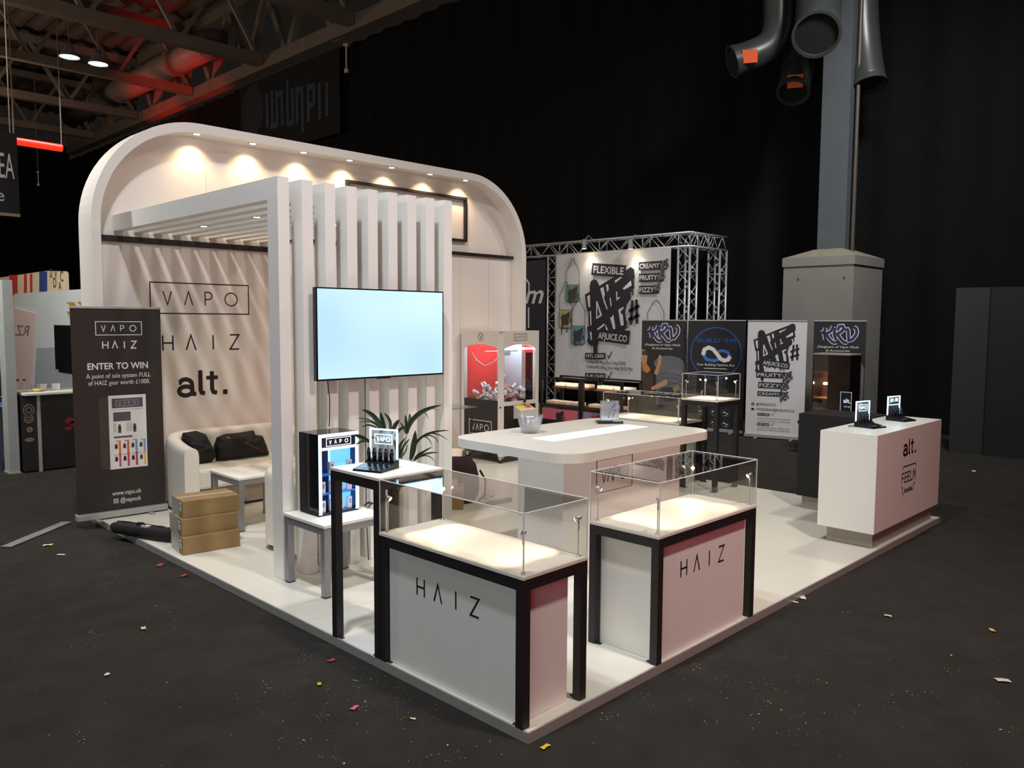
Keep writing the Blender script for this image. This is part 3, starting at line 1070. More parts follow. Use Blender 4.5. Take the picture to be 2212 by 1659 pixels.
def slung(label, outline, seed, y=5.72, depth=0.12):
    """cloth heaped against the backrest: an outline with a creased, bulging front"""
    P = []
    for px, py in outline:
        p = at(px, py, y=y)
        P.append(Vector((max(p.x, 0.822), y, max(p.z, 0.434))))
    n = len(P)
    Q = []
    for i in range(n):
        for j in range(4):
            Q.append(P[i].lerp(P[(i + 1) % n], j / 4))
    c = sum(Q, Vector()) / len(Q)
    t = thing('jacket', label, 'jacket', (c.x, y, 0.434))
    loops = []
    m = 11
    for k in range(m):
        f = 1 - k / m
        row = []
        for q in Q:
            p = c.lerp(q, f)
            h_ = depth * (1 - f ** 3) ** 0.6
            e = Vector((p.x * 9, p.z * 9, seed))
            cr = abs(noise.noise(e)) * 0.5 + abs(noise.noise(e * 2.3)) * 0.3 + 0.25 * abs(math.sin(14 * p.x + 9 * p.z + seed + 3 * noise.noise(e * 0.6)))
            row.append(Vector((p.x, y - h_ * (0.55 + 0.75 * cr) - 0.004 * (1 if k else 0), p.z)))
        loops.append(row)
    back = [Vector((q.x, y + 0.02, q.z)) for q in Q]
    mb = MB(); mb.ring([back] + loops)
    mb.build('jacket_body', M_JACK, t, smooth=True)
    return t


M_JACK = mat('jacket_black', (17, 15, 16), 0.75, var=0.2, scale=14, bump=0.3)
j1 = slung('crumpled black jacket at the left end of the white sofa', [(378, 950), (396, 935.6), (425, 931), (444, 938), (453, 954.6), (460, 971), (466, 984), (458, 1004), (415, 1004), (411, 980), (399, 962)], 3.1)
MB().tube([(1.0, 5.585, 0.60), (1.06, 5.575, 0.61), (1.11, 5.585, 0.595)], 0.010, 6).build('cuff', mat('cloth_dark_grey', (34, 32, 34), 0.8, var=0.15), j1, smooth=True)
j2 = slung('crumpled black jacket with a thin red trim, right on the white sofa', [(463.5, 963), (469.7, 945), (486, 938), (519, 934.7), (547.7, 930), (550, 939.4), (566.6, 941), (576, 961.6), (582, 994.7), (578, 998), (552, 996), (510, 1000), (468, 1004)], 8.4)
a_, b_, c_ = [at(px, py, y=5.585) for px, py in ((528, 956), (550, 966), (569, 977))]
MB().tube([a_, b_, c_], 0.004, 6).build('red_trim', mat('red_trim', (120, 24, 34), 0.7, var=0.05), j2, smooth=True)
a_, b_ = [at(px, py, y=5.58) for px, py in ((490, 944), (497, 947))]
MB().tube([a_, b_], 0.006, 6).build('zip_pull', mat('zip_grey', (150, 150, 150), 0.4, 0.6, var=0.02), j2, smooth=True)

# ---- palm
gp_ = at(862, 1172, y=2.22)
gp_.z = 0
palm = thing('palm_plant', 'green kentia palm in front of the white slats beside the lit tower', 'plant', gp_)
mb = MB(); mb.lathe([(0.001, 0.001), (0.085, 0.001), (0.11, 0.2), (0.118, 0.21), (0.105, 0.21), (0.098, 0.18), (0.001, 0.18)], gp_, 24)
mb.build('pot', mat('pot_dark', (48, 46, 46), 0.5, var=0.05), palm, smooth=True)
M_LEAF = mat('palm_leaf', (40, 58, 32), 0.42, var=0.25, scale=14)
M_STEM = mat('palm_stem', (78, 84, 46), 0.5, var=0.15, scale=14)
vn = Vector((fwd.x, fwd.y, 0)).normalized()


def on_palm(q, off=0.0):
    """a point in the upright plane through the palm that faces the aisle corner"""
    px, py = 760 + 0.273 * q[0], 860 + 0.273 * q[1]
    d = fwd + r2 * ((px - 1106) / FOC) - u2 * ((py - 829.5) / FOC)
    t = (gp_ + vn * off - CAM).dot(vn) / d.dot(vn)
    return CAM + d * t


def bez(a, b, c, t):
    ctrl = b * 2 - (a + c) * 0.5
    return a * (1 - t) ** 2 + ctrl * 2 * t * (1 - t) + c * t * t


pp = 0.273 * (gp_ - CAM).dot(vn) / FOC        # one drawing unit in metres
fronds = (
    ([(330, 700), (300, 480), (262, 268)], 0.0, (((250, 275), (180, 150), (78, 92), 30, .02), ((268, 270), (246, 190), (228, 110), 24, -.04), ((296, 270), (302, 185), (252, 115), 20, .05),
      ((315, 285), (345, 212), (380, 170), 24, -.05), ((240, 262), (160, 182), (40, 160), 9, .08), ((232, 264), (150, 214), (75, 232), 11, -.08), ((236, 270), (165, 195), (60, 190), 8, .1),
      ((338, 305), (385, 245), (440, 228), 18, .0))),
    ([(360, 720), (395, 470), (438, 275)], 0.03, (((438, 280), (520, 132), (712, 55), 28, .0), ((440, 275), (458, 185), (455, 120), 22, .06), ((437, 280), (430, 192), (425, 132), 17, -.06),
      ((430, 285), (408, 230), (380, 190), 15, .1), ((505, 150), (580, 85), (680, 95), 7, .06), ((520, 140), (570, 110), (610, 175), 6, .09))),
    ([(370, 740), (440, 560), (468, 480)], -0.02, (((465, 490), (490, 380), (503, 255), 34, -.02), ((480, 410), (580, 292), (778, 256), 15, .0), ((485, 415), (605, 282), (770, 340), 9, -.06),
      ((500, 360), (610, 295), (690, 360), 8, .05), ((530, 330), (590, 310), (640, 385), 7, .08), ((505, 345), (570, 300), (650, 270), 12, .06))),
    ([(365, 750), (430, 560), (490, 495)], -0.05, (((488, 495), (560, 430), (640, 385), 12, .0), ((492, 495), (580, 442), (695, 432), 11, -.05), ((498, 495), (590, 455), (660, 510), 7, .04), ((490, 490), (530, 440), (600, 410), 9, .05))),
    ([(350, 740), (370, 600), (378, 470)], 0.05, (((378, 475), (372, 400), (425, 312), 20, .0), ((385, 475), (400, 400), (460, 320), 16, .04), ((372, 470), (350, 380), (330, 320), 18, -.04), ((380, 470), (420, 430), (440, 360), 10, .07))),
    ([(330, 760), (220, 600), (140, 350)], -0.06, (((140, 345), (80, 310), (15, 290), 26, .0), ((135, 350), (85, 340), (30, 372), 14, .03), ((140, 345), (160, 310), (210, 330), 14, -.03))),
    ([(335, 800), (250, 810), (170, 832)], -0.04, (((170, 835), (130, 828), (92, 858), 14, .0), ((175, 832), (150, 842), (120, 880), 9, .03))),
)
for stem, so, leaves in fronds:
    a, b, c = [on_palm(q, so) for q in stem]
    base = gp_ + Z * 0.18 + (a - gp_) * 0.06
    P = [base]
    P += [bez(a, b, c, t / 8) for t in range(9)]
    st = MB().tube(P, [0.006 - 0.0004 * k for k in range(len(P))], 6).build('frond', M_STEM, palm, smooth=True)
    for p0, p1, p2, wd, off in leaves:
        A = on_palm(p0, so); B = on_palm(p1, so + off * 0.5); C2 = on_palm(p2, so + off)
        rows = []
        for k in range(11):
            t = k / 10
            p = bez(A, B, C2, t)
            tan = (bez(A, B, C2, min(1, t + .02)) - bez(A, B, C2, max(0, t - .02))).normalized()
            ac = tan.cross(vn + Z * 0.2).normalized()
            w_ = pp * wd * 0.7 * (math.sin(PI * (0.10 + 0.88 * t)) ** 0.7 if t < 0.98 else 0.06)
            rows.append([p - ac * w_ - vn * w_ * 0.35, p, p + ac * w_ - vn * w_ * 0.35])
        mb = MB(); mb.ring(rows, closed=False)
        mb.build('leaflet', M_LEAF, st, smooth=True, recalc=False)

# ---- things on the bar table
for k in range(4):
    mb = MB()
    z = 1.0005 + 0.018 * k
    r = 0.088 + 0.0035 * k
    mb.lathe([(0.001, z + 0.006), (0.062, z + 0.006), (0.066, z + 0.012), (r, z + 0.06), (r + 0.012, z + 0.098),
              (r + 0.014, z + 0.098), (r + 0.002, z + 0.056), (0.068, z + 0.004), (0.062, z), (0.001, z)], (2.268, 2.133, 0), 32)
    o = mb.build('clear_bowl', glassmat('clear_plastic', (250, 250, 251), 0.05, haze=0.07, rough=0.05), None, smooth=True)
    tag(o, ('lowest', 'second lowest', 'second highest', 'topmost')[k] + ' clear plastic bowl of the nested stack on the bar table', 'bowl', 'nested clear bowls')
ab = thing('acrylic_block', 'clear acrylic display block on a black foot at the back of the bar table', 'display stand', (3.28, 2.07, 1.0), math.radians(-38))
MB().box((-0.12, -0.055, 0.0), (0.12, 0.055, 0.022), 0.002).build('foot', M_BLACKG, ab, local=True)
MB().box((-0.085, -0.022, 0.022), (0.085, 0.022, 0.21), 0.002).build('block', glassmat('milky_acrylic', (206, 210, 218), 0.12, haze=0.16, rough=0.1), ab, local=True)
F = fr((0, -0.0222, 0), X, Z)
mb = MB()
for a, b, c, d in ((-0.02, 0.05, 0.0, 0.19), (0.0, 0.12, 0.03, 0.185), (0.02, 0.06, 0.035, 0.13)):
    mb.flat([(a, b), (a + 0.012, b), (c + 0.03, d), (c, d)], F, 0.001)
mb.disc(0.045, 0.15, 0.02, F, 0.001, 20, 0.035)
put(mb, ab, mat('etched_grey', (110, 116, 128), 0.5, var=0.05), None, 'etched_picture')
MB().box((0.02, -0.054, 0.0225), (0.10, -0.025, 0.03)).build('foot_plate', M_ALU, ab, local=True)

# ---- prize machine
PX0, PX1, PY0, PY1, PZ0, PZ1 = 4.93, 5.68, 5.18, 5.98, 0.10, 1.80
cl = thing('claw_machine', 'white prize claw machine with red back, its windows showing heaped white cartons', 'claw machine', ((PX0 + PX1) / 2, (PY0 + PY1) / 2, 0))
M_CAB = mat('cabinet_cream', (214, 208, 200), 0.4, var=0.02)
mb = MB()
pw = 0.06
for x in (PX0, PX1 - pw):
    for y in (PY0, PY1 - pw):
        if x == PX0 and y == PY0:
            F = (Vector((0, 0, 0)), X, Y)
            mb.prism([(x + 0.05, y), (x + pw, y), (x + pw, y + pw), (x, y + pw), (x, y + 0.05)], F, PZ0, PZ1)
        else:
            mb.box((x, y, PZ0), (x + pw, y + pw, PZ1))
mb.build('corner_post', M_CAB, cl)
# arched header panels
def header(F, a0, a1):
    n = 14
    P = [(a0, 1.80), (a0, 1.565)]
    for k in range(n + 1):
        s = k / n
        P.append((a0 + (a1 - a0) * s, 1.565 + 0.06 * math.sin(PI * s) ** 0.7))
    P += [(a1, 1.565), (a1, 1.80)]
    return P


hf = MB().prism(header(None, PX0 + pw, PX1 - pw), face_y(PY0), -0.02, 0.0).build('header', M_CAB, cl)
hs = MB().prism(header(None, -(PY1 - pw), -(PY0 + pw)), face_x(PX0), -0.02, 0.0).build('header', M_CAB, cl)
mb = MB(); vapo_box(mb, (PX0 + PX1) / 2, 1.725, 0.26, 0.095, face_y(PY0), 0.006)
mb.build('lettering', M_VINYL, hf)
mb = MB(); a = -(PY0 + PY1) / 2
mb.circle(a, 1.725, 0.05, 0.008, face_x(PX0)); glyph(mb, 'V', a - 0.02, 1.70, 0.04, 0.05, 0.008, face_x(PX0))
mb.build('lettering', M_VINYL, hs)
MB().box((PX0, PY0, PZ1), (PX1, PY1, PZ1 + 0.012)).build('roof', M_CAB, cl)
MB().box((PX0 + 0.02, PY1 - 0.02, 0.86), (PX1 - pw, PY1 - 0.006, 1.79)).build('red_back', mat('machine_red', (226, 34, 30), 0.35, var=0.03), cl)
mb = MB()
mb.box((PX0 + 0.008, PY0 + pw, 0.83), (PX0 + 0.012, PY1 - pw, 1.62))
mb.box((PX0 + pw, PY0 + 0.008, 0.83), (PX1 - pw, PY0 + 0.012, 1.62))
mb.box((PX1 - 0.012, PY0 + pw, 0.83), (PX1 - 0.008, PY1 - pw, 1.70))
mb.build('window_pane', M_GLASS, cl)
MB().box((PX0 + pw, PY0, 0.79), (PX1 - pw, PY0 + 0.02, 0.845)).build('front_rail', M_CAB, cl)
MB().box((PX0 + 0.012, PY0 + 0.02, 0.765), (PX1 - 0.012, PY1 - 0.02, 0.78)).build('prize_bed', M_BLACKM, cl)
M_LOW = mat('machine_black', (34, 31, 33), 0.45, var=0.04)
lo = MB().box((PX0 + 0.004, PY0 + pw, PZ0 + 0.03), (PX0 + 0.02, PY1 - pw, 0.86)).build('side_panel', M_LOW, cl)
mb = MB(); vapo_box(mb, -(PY0 + PY1) / 2 - 0.01, 0.47, 0.46, 0.20, face_x(PX0 + 0.004), 0.009)
mb.build('lettering', M_VINYLW, lo)
MB().box((PX0 + pw, PY0 + 0.004, PZ0 + 0.13), (PX1 - pw, PY0 + 0.02, 0.79)).build('front_panel', mat('machine_black2', (28, 22, 22), 0.5, var=0.04), cl)
MB().box((PX0 + pw, PY0, PZ0), (PX1 - pw, PY0 + 0.02, PZ0 + 0.13)).build('kick_plate', M_CAB, cl)
MB().box((PX1 - 0.02, PY0 + pw, PZ0), (PX1 - 0.006, PY1 - pw, 0.83)).build('side_panel', M_LOW, cl)
MB().box((PX0 + pw, PY1 - 0.02, PZ0), (PX1 - pw, PY1 - 0.006, 0.83)).build('back_panel', M_LOW, cl)
MB().box((PX1 - 0.016, 5.50, 0.83), (PX1 - 0.0125, PY1 - 0.08, 1.70)).build('pale_view_sheet', mat('pale_view', (196, 214, 222), 0.3, var=0.03), cl)  # added pale sheet standing in for the bright wall seen through the side pane
MB().box((PX1 - 0.05, PY0 + 0.08, 1.50), (PX1 - 0.02, 5.42, 1.60), 0.008).build('red_lamp', mat('machine_red_lamp', (235, 40, 36), 0.3, emit=0.5, ecol=(235, 40, 36)), cl)
# control desk
F = (Vector((PX1 - 0.2, 0, 0)), Y, Z)
kx0, kx1 = PX0 + 0.25, PX0 + 0.56
mb = MB(); mb.prism([(PY0 + 0.004, 0.60), (PY0 - 0.12, 0.63), (PY0 - 0.13, 0.73), (PY0 - 0.09, 0.745), (PY0 + 0.004, 0.785)], (Vector((0, 0, 0)), Y, Z), kx0, kx1)
kd = mb.build('control_desk', M_CAB, cl)
Fk = fr((kx0, PY0 - 0.09, 0.7455), X, (0, 0.094, 0.040))
MB().rect(0.01, 0.005, kx1 - kx0 - 0.01, 0.095, Fk, 0.001).build('yellow_plate', mat('yellow_plate', (222, 200, 40), 0.4, var=0.03), kd)
MB().rect(0.19, 0.01, 0.28, 0.08, Fk, 0.003).build('red_button_plate', mat('red_plate', (205, 40, 44), 0.4, var=0.03), kd)
p = Vector((kx0 + 0.17, PY0 - 0.045, 0.765))
mb = MB(); mb.cyl(p, p + Z * 0.06, 0.005, seg=8); mb.lathe([(0.001, 0.055), (0.018, 0.062), (0.022, 0.077), (0.018, 0.092), (0.001, 0.099)], p, 14)
mb.build('joystick', M_BLACKG, kd, smooth=True)
for x in (PX0 + 0.07, PX1 - 0.07):
    for y in (PY0 + 0.07, PY1 - 0.07):
        mb = MB(); mb.cyl((x - 0.015, y, 0.04), (x + 0.015, y, 0.04), 0.04, seg=18)
        wh = mb.build('castor', M_BLACK, cl, smooth=False)
        MB().box((x - 0.022, y - 0.03, 0.045), (x + 0.022, y + 0.02, PZ0)).build('castor_fork', M_CAB, wh)
# crane inside
mb = MB(); mb.cyl((PX0 + 0.05, 5.55, 1.52), (PX1 - 0.05, 5.55, 1.52), 0.008, seg=8)
mb.box((5.30, 5.49, 1.46), (5.42, 5.61, 1.55))
cr = mb.build('crane_carriage', M_SILVER, cl)
MB().tube([(5.05, 5.9, 1.50), (5.12, 5.86, 1.38), (5.22, 5.8, 1.30), (5.30, 5.7, 1.36), (5.36, 5.6, 1.46)], 0.012, 8).build('crane_hose', mat('hose_pink', (205, 150, 145), 0.5, var=0.05), cr, smooth=True)
mb = MB(); mb.tube([(5.36, 5.55, 1.46), (5.36, 5.55, 1.2)], 0.003, 6)
for k in range(3):
    a = 2 * PI * k / 3
    mb.tube([(5.36, 5.55, 1.2), (5.36 + 0.06 * math.cos(a), 5.55 + 0.06 * math.sin(a), 1.16), (5.36 + 0.03 * math.cos(a), 5.55 + 0.03 * math.sin(a), 1.08)], 0.006, 6)
mb.build('claw', M_CHROME, cr, smooth=True)
MB().box((5.08, PY0 + 0.03, 1.55), (5.60, PY0 + 0.09, 1.575)).build('light_tube', mat('machine_tube', (225, 240, 255), 0.4, emit=3.0), cl)
light('AREA', 'machine_light', (5.36, 5.5, 1.78), 10, (226, 238, 255), (5.36, 5.5, 0), 0.5)
# cartons in the machine
prize = None
M_PRIZE = mat('prize_white', (224, 226, 232), 0.45, var=0.02)
slots = []
for lay in range(5):
    n = (16, 15, 13, 10, 6)[lay]
    for k in range(n):
        slots.append((PX0 + 0.13 + 0.49 * ((k * 0.618 + lay * 0.3) % 1.0), PY0 + 0.13 + 0.53 * ((k + 0.5) / n), 0.805 + 0.05 * lay))
for (x, y, z) in slots:
    rot = (RND.uniform(-0.5, 0.5), RND.uniform(-0.9, 0.9), RND.uniform(0, 2 * PI))
    if prize is None:
        prize = thing('prize_carton', 'small white vape carton in the heap inside the claw machine', 'carton', (x, y, z + 0.03), 0, 'cartons heaped in the claw machine')
        MB().box((-0.05, -0.036, -0.017), (0.05, 0.036, 0.017)).build('carton', M_PRIZE, prize, local=True)
        mb = MB(); mb.rect(-0.022, -0.01, 0.022, 0.01, fr((0, 0, 0.017), X, Y), 0.0006); mb.rect(-0.022, -0.01, 0.022, 0.01, fr((0, 0, -0.017), X, -Y), 0.0006)
        mb.build('window', mat('prize_window', (50, 52, 62), 0.4, var=0.05), prize, local=True)
        mb = MB(); mb.box((-0.0505, -0.0365, -0.0173), (-0.034, 0.0365, 0.0173))
        mb.build('colour_end', mat('prize_orange', (186, 124, 100), 0.5, var=0.1), prize, local=True)
        prize.rotation_euler = rot
    else:
        dup(prize, (x, y, z + 0.03), rot)

# ---- by the end of the pergola
bp = lump('backpack', 'dark maroon backpack standing on the floor behind the nearest case', (3.02, 3.86, 0.0), (0.20, 0.12, 0.27), 5.2, mat('maroon_cloth', (44, 22, 26), 0.8, var=0.2, scale=12, bump=0.3), rz=-0.7, amp=0.08, cat='bag')
MB().tube([(0.10, -0.20, 0.36), (0.17, -0.21, 0.25), (0.18, -0.19, 0.08), (0.12, -0.15, 0.02)], 0.012, 6).build('shoulder_strap', M_CLOTH, bp, smooth=True, local=True)
sb = thing('cardboard_box', 'small open brown box by the backpack, a white tissue sticking out', 'box', (2.78, 3.74, 0.0), math.radians(-44))
mb = MB(); mb.box((-0.13, -0.09, 0.0), (0.13, 0.09, 0.24), 0.002)
mb.build('carton', M_CARD, sb, local=True)
MB().prism([(-0.03, 0.24), (0.05, 0.24), (0.04, 0.31), (0.0, 0.29), (-0.05, 0.30)], fr((0.02, 0, 0), X, Z), -0.012, 0.012).build('tissue', M_VINYLW, sb, local=True)
MB().box((-0.13, -0.092, 0.20), (0.13, -0.0905, 0.24)).build('packing_tape', M_TAPE, sb, local=True)
pa = thing('power_adapter', 'small beige power adapter with a short cable on the floor behind the case', 'adapter', (3.34, 3.80, 0.0), 0.4)
MB().box((-0.05, -0.03, 0), (0.05, 0.03, 0.055), 0.008).build('adapter_body', mat('adapter_beige', (196, 184, 164), 0.5, var=0.05), pa, local=True)
MB().tube([(0.05, 0, 0.01), (0.12, -0.03, 0.006), (0.2, -0.02, 0.006)], 0.005, 6).build('cable', M_BLACK, pa, smooth=True, local=True)
gt = thing('glass_table', 'thin black-legged glass side table beside the claw machine', 'table', (4.28, 5.55, 0.0))
MB().box((4.0, 5.25, 0.80), (4.56, 5.85, 0.812), 0.002).build('glass_top', glassmat('table_glass', (205, 222, 215), 0.06, haze=0.06), gt)
for x in (4.05, 4.51):
    for y in (5.3, 5.8):
        MB().cyl((x, y, 0), (x, y, 0.80), 0.011, seg=10).build('leg', M_BLACK, gt)
pc = thing('paper_cup', 'tall white paper cup with an orange patch under the glass table', 'cup', (3.93, 4.98, 0.0))
mb = MB(); mb.lathe([(0.001, 0.001), (0.055, 0.0), (0.095, 0.34), (0.09, 0.34), (0.05, 0.01), (0.001, 0.01)], (3.93, 4.98, 0), 24)
mb.build('cup_body', mat('cup_white', (226, 208, 190), 0.5, var=0.03), pc, smooth=True)
mb = MB(); L = [[Vector((3.93 + r * math.cos(a), 4.98 + r * math.sin(a), z)) for a in [-2.9 + 0.12 * k for k in range(12)]] for r, z in ((0.0705, 0.12), (0.0805, 0.205))]
mb.ring(L, closed=False); mb.build('orange_patch', mat('orange_patch', (224, 84, 36), 0.5, var=0.03), pc, recalc=False)
# ================================================================ neighbours behind the stand
def ray_meet(px, P, d):
    """where the vertical plane through P along d is met by the sight line of column px"""
    q = at(px, 700, x=10.0) - CAM
    # solve P + d t = CAM + q s in plan
    den = d.x * q.y - d.y * q.x
    t = ((CAM.x - P.x) * q.y - (CAM.y - P.y) * q.x) / den
    return P + d * t


def af_mark(mb, F, a, b, s, d, holes):
    """graffiti AF logo; s = size of one drawing unit"""
    q = lambda P: [(a + (x * 0.9464 - 40.2) * s, b - (y * 0.9464 - 53.5) * s) for x, y in P]
    if not holes:
        mb.flat(q([(45, 285), (103, 262), (100, 215), (112, 168), (150, 150), (185, 165), (210, 212), (345, 150), (480, 95), (550, 60), (588, 80), (592, 150), (580, 165), (595, 240),
                   (578, 250), (580, 300), (568, 305), (563, 265), (542, 262), (556, 300), (552, 340), (520, 365), (512, 390), (504, 420), (498, 450), (515, 520), (520, 580), (494, 603),
                   (500, 645), (488, 648), (480, 610), (455, 606), (466, 705), (458, 705), (440, 640), (432, 700), (424, 690), (418, 640), (410, 700), (402, 690), (395, 640), (350, 655),
                   (340, 690), (330, 655), (300, 650), (285, 620), (262, 612), (285, 660), (270, 665), (240, 640), (232, 680), (222, 640), (205, 625), (200, 690), (196, 825), (184, 872),
                   (173, 832), (160, 835), (148, 740), (138, 735), (130, 765), (120, 735), (100, 740), (78, 705), (90, 670), (75, 580), (95, 570), (88, 440), (75, 435)]), F, d)
        for A, B in (((574, 345), (560, 555)), ((616, 338), (626, 545)), ((535, 440), (648, 392)), ((533, 512), (648, 472))):
            mb.stroke(q([A, B]), 26 * s, F, d + 0.0001)
    else:
        for P in ([(72, 300), (105, 290), (110, 395), (92, 405)], [(105, 440), (120, 430), (128, 560), (116, 570)], [(178, 352), (190, 346), (246, 470), (236, 482), (180, 508)],
                  [(222, 236), (258, 222), (275, 290), (265, 320), (308, 415), (300, 425), (262, 350)], [(285, 205), (310, 198), (318, 250), (300, 268)], [(328, 322), (340, 318), (352, 390), (340, 395)],
                  [(380, 170), (475, 128), (470, 140), (388, 192)], [(470, 240), (555, 175), (565, 218), (485, 252)], [(397, 272), (412, 265), (412, 318), (448, 315), (405, 347)],
                  [(335, 490), (346, 495), (372, 468), (398, 590), (375, 598)], [(425, 425), (480, 400), (485, 410), (450, 440), (462, 470), (475, 460), (488, 560), (455, 565)],
                  [(185, 600), (270, 545), (272, 565), (200, 610), (205, 670), (192, 672)], [(280, 545), (325, 615), (308, 625), (290, 590)], [(108, 625), (128, 620), (135, 695), (122, 698)]):
            mb.flat(q(P), F, d + 0.001)


def af_core(mb, F, a, b, s, d):
    """the dark wedge inside the eye of the A"""
    mb.flat([(a + (x * 0.9464 - 40.2) * s, b - (y * 0.9464 - 53.5) * s) for x, y in ((193, 388), (222, 468), (193, 488))], F, d + 0.002)


M_INKB = mat('banner_ink', (36, 33, 44), 0.6, var=0.03)
M_SHEETW = mat('white_banner_cloth', (214, 214, 216), 0.6, var=0.025, scale=1.5)


def tile(mbk, mbw, s, a0, a1, b, h, F, tilt=0.0, af=True):
    """black tile with a white slab word and a small graffiti mark at its end"""
    O, ex, ey = F
    n = ex.cross(ey)
    e = (ex + ey * tilt).normalized()
    Ft = (O + ex * a0 + ey * b, e, n.cross(e))
    d = a1 - a0
    mbk.rect(0, 0, d, h, Ft, 0.0045)
    mbw.text(s, h * 0.82, Ft, d * (0.38 if af else 0.5), h * 0.2, 0.0055, bold=0.02, width=d * (0.70 if af else 0.88))
    if af:
        q = d * 0.31 / 560
        af_mark(mbk, Ft, d * 0.74, h * 1.25, q, 0.006, False)
        af_mark(mbw, Ft, d * 0.74, h * 1.25, q, 0.0062, True)


M_KRVB = mat('charcoal_banner', (36, 34, 36), 0.55, var=0.06)
M_NAVY = mat('navy_ink', (46, 48, 96), 0.55, var=0.03)


def g_krv(figure):
    def g(t, F, W, H):
        P = lambda pts: [(W * (x - 105) / 380, H - 0.03 - (y - 95) * W / 380 * 0.92) for x, y in pts]
        K_ = lambda pts: [(W * (x - 145) / 915, H - 0.015 - (y - 20) * W / 915 * 0.95) for x, y in pts]
        S = W / 915
        strokes = [[(345, 150), (334, 260), (355, 385)], [(275, 250), (300, 238), (330, 262)], [(482, 118), (468, 180), (430, 235), (365, 268), (420, 360), (480, 425), (520, 440), (562, 428)],
                   [(525, 150), (505, 260), (540, 380)], [(570, 180), (595, 118), (650, 112), (672, 165), (630, 225), (560, 268), (610, 345), (665, 415), (700, 436), (738, 432)],
                   [(690, 190), (735, 178), (752, 210), (758, 300), (768, 392), (825, 375), (885, 290), (900, 210), (880, 155), (842, 138)]]
        mb = MB()
        for s in strokes:
            mb.stroke(K_(s), 80 * S, F, 0.002)
        mb.text('Designers of Vape Mods', 62 * S, F, W * 0.47, K_([(0, 545)])[0][1], shear=0.35, bold=0.012, width=W * 0.80)
        mb.text('& Accessories', 62 * S, F, W * 0.47, K_([(0, 618)])[0][1], shear=0.35, bold=0.012, width=W * 0.46)
        put(mb, t, M_VINYLW, 'white lettering', 'lettering')
        mb = MB()
        for s in strokes:
            mb.stroke(K_(s), 50 * S, F, 0.0035)
        put(mb, t, M_NAVY, 'navy lettering', 'lettering')
        # plain round metal drum artwork
        mb = MB()
        c = P([(345, 470)])[0]
        mb.rect(c[0] - W * 0.28, c[1] - W * 0.9, min(W * 0.985, c[0] + W * 0.36), c[1], F, 0.002)
        mb.disc(c[0], c[1], W * 0.34, F, 0.0021, 40, W * 0.17)
        pic = put(mb, t, mat('print_grey', (104, 104, 110), 0.6, var=0.1, scale=3), 'grey printed drum', 'printed_drum')
        mb = MB()
        for k in range(3):
            mb.circle(c[0], c[1] - W * (0.32 + 0.1 * k), W * 0.30, 0.008, F, 0.003, 36, rb=W * 0.12)
        mb.disc(c[0] + W * 0.02, c[1] - W * 0.66, W * 0.25, F, 0.0028, 32, W * 0.16)
        put(mb, t, mat('print_dark', (58, 56, 60), 0.6, var=0.06), None, 'printed_rings', pic)
        mb = MB()
        mb.rect(c[0] - W * 0.02, c[1] - W * 0.15, c[0] + W * 0.3, c[1] - W * 0.14, F, 0.003)
        mb.rect(c[0], c[1] - W * 0.2, c[0] + W * 0.28, c[1] - W * 0.19, F, 0.003)
        put(mb, t, mat('print_pale', (150, 150, 156), 0.6, var=0.03), None, 'printed_lines', pic)
        if figure:
            q = lambda pts: P(pts)
            skin = mat('print_skin', (196, 142, 106), 0.6, var=0.06)
            mb = MB()
            mb.flat(q([(108, 350), (135, 350), (158, 400), (155, 460), (140, 490), (118, 485), (104, 440)]), F, 0.004)
            mb.flat(q([(262, 395), (280, 398), (278, 470), (246, 580), (218, 560), (232, 520), (250, 460), (255, 410)]), F, 0.004)
            mb.flat(q([(190, 690), (325, 610), (338, 630), (325, 660), (205, 715)]), F, 0.004)
            put(mb, t, skin, 'printed plain figure', 'printed_figure')
            mb = MB()
            mb.flat(q([(110, 515), (160, 545), (205, 560), (215, 640), (190, 710), (108, 725)]), F, 0.0045)
            mb.flat(q([(112, 365), (150, 355), (170, 420), (150, 400), (112, 400)]), F, 0.0045)
            put(mb, t, mat('print_umber', (74, 52, 42), 0.6, var=0.1), None, 'printed_dress')
            mb = MB()
            mb.flat(q([(112, 480), (150, 470), (190, 530), (160, 560), (120, 540)]), F, 0.005)
            put(mb, t, mat('print_orange', (196, 126, 62), 0.6, var=0.1), None, 'printed_scarf')
        mb = MB()
        mb.flat(P([(380, 690), (425, 655), (440, 690), (400, 730)]), F, 0.004)
        put(mb, t, mat('print_yellow', (150, 130, 70), 0.6, var=0.08), None, 'printed_tag')
    return g


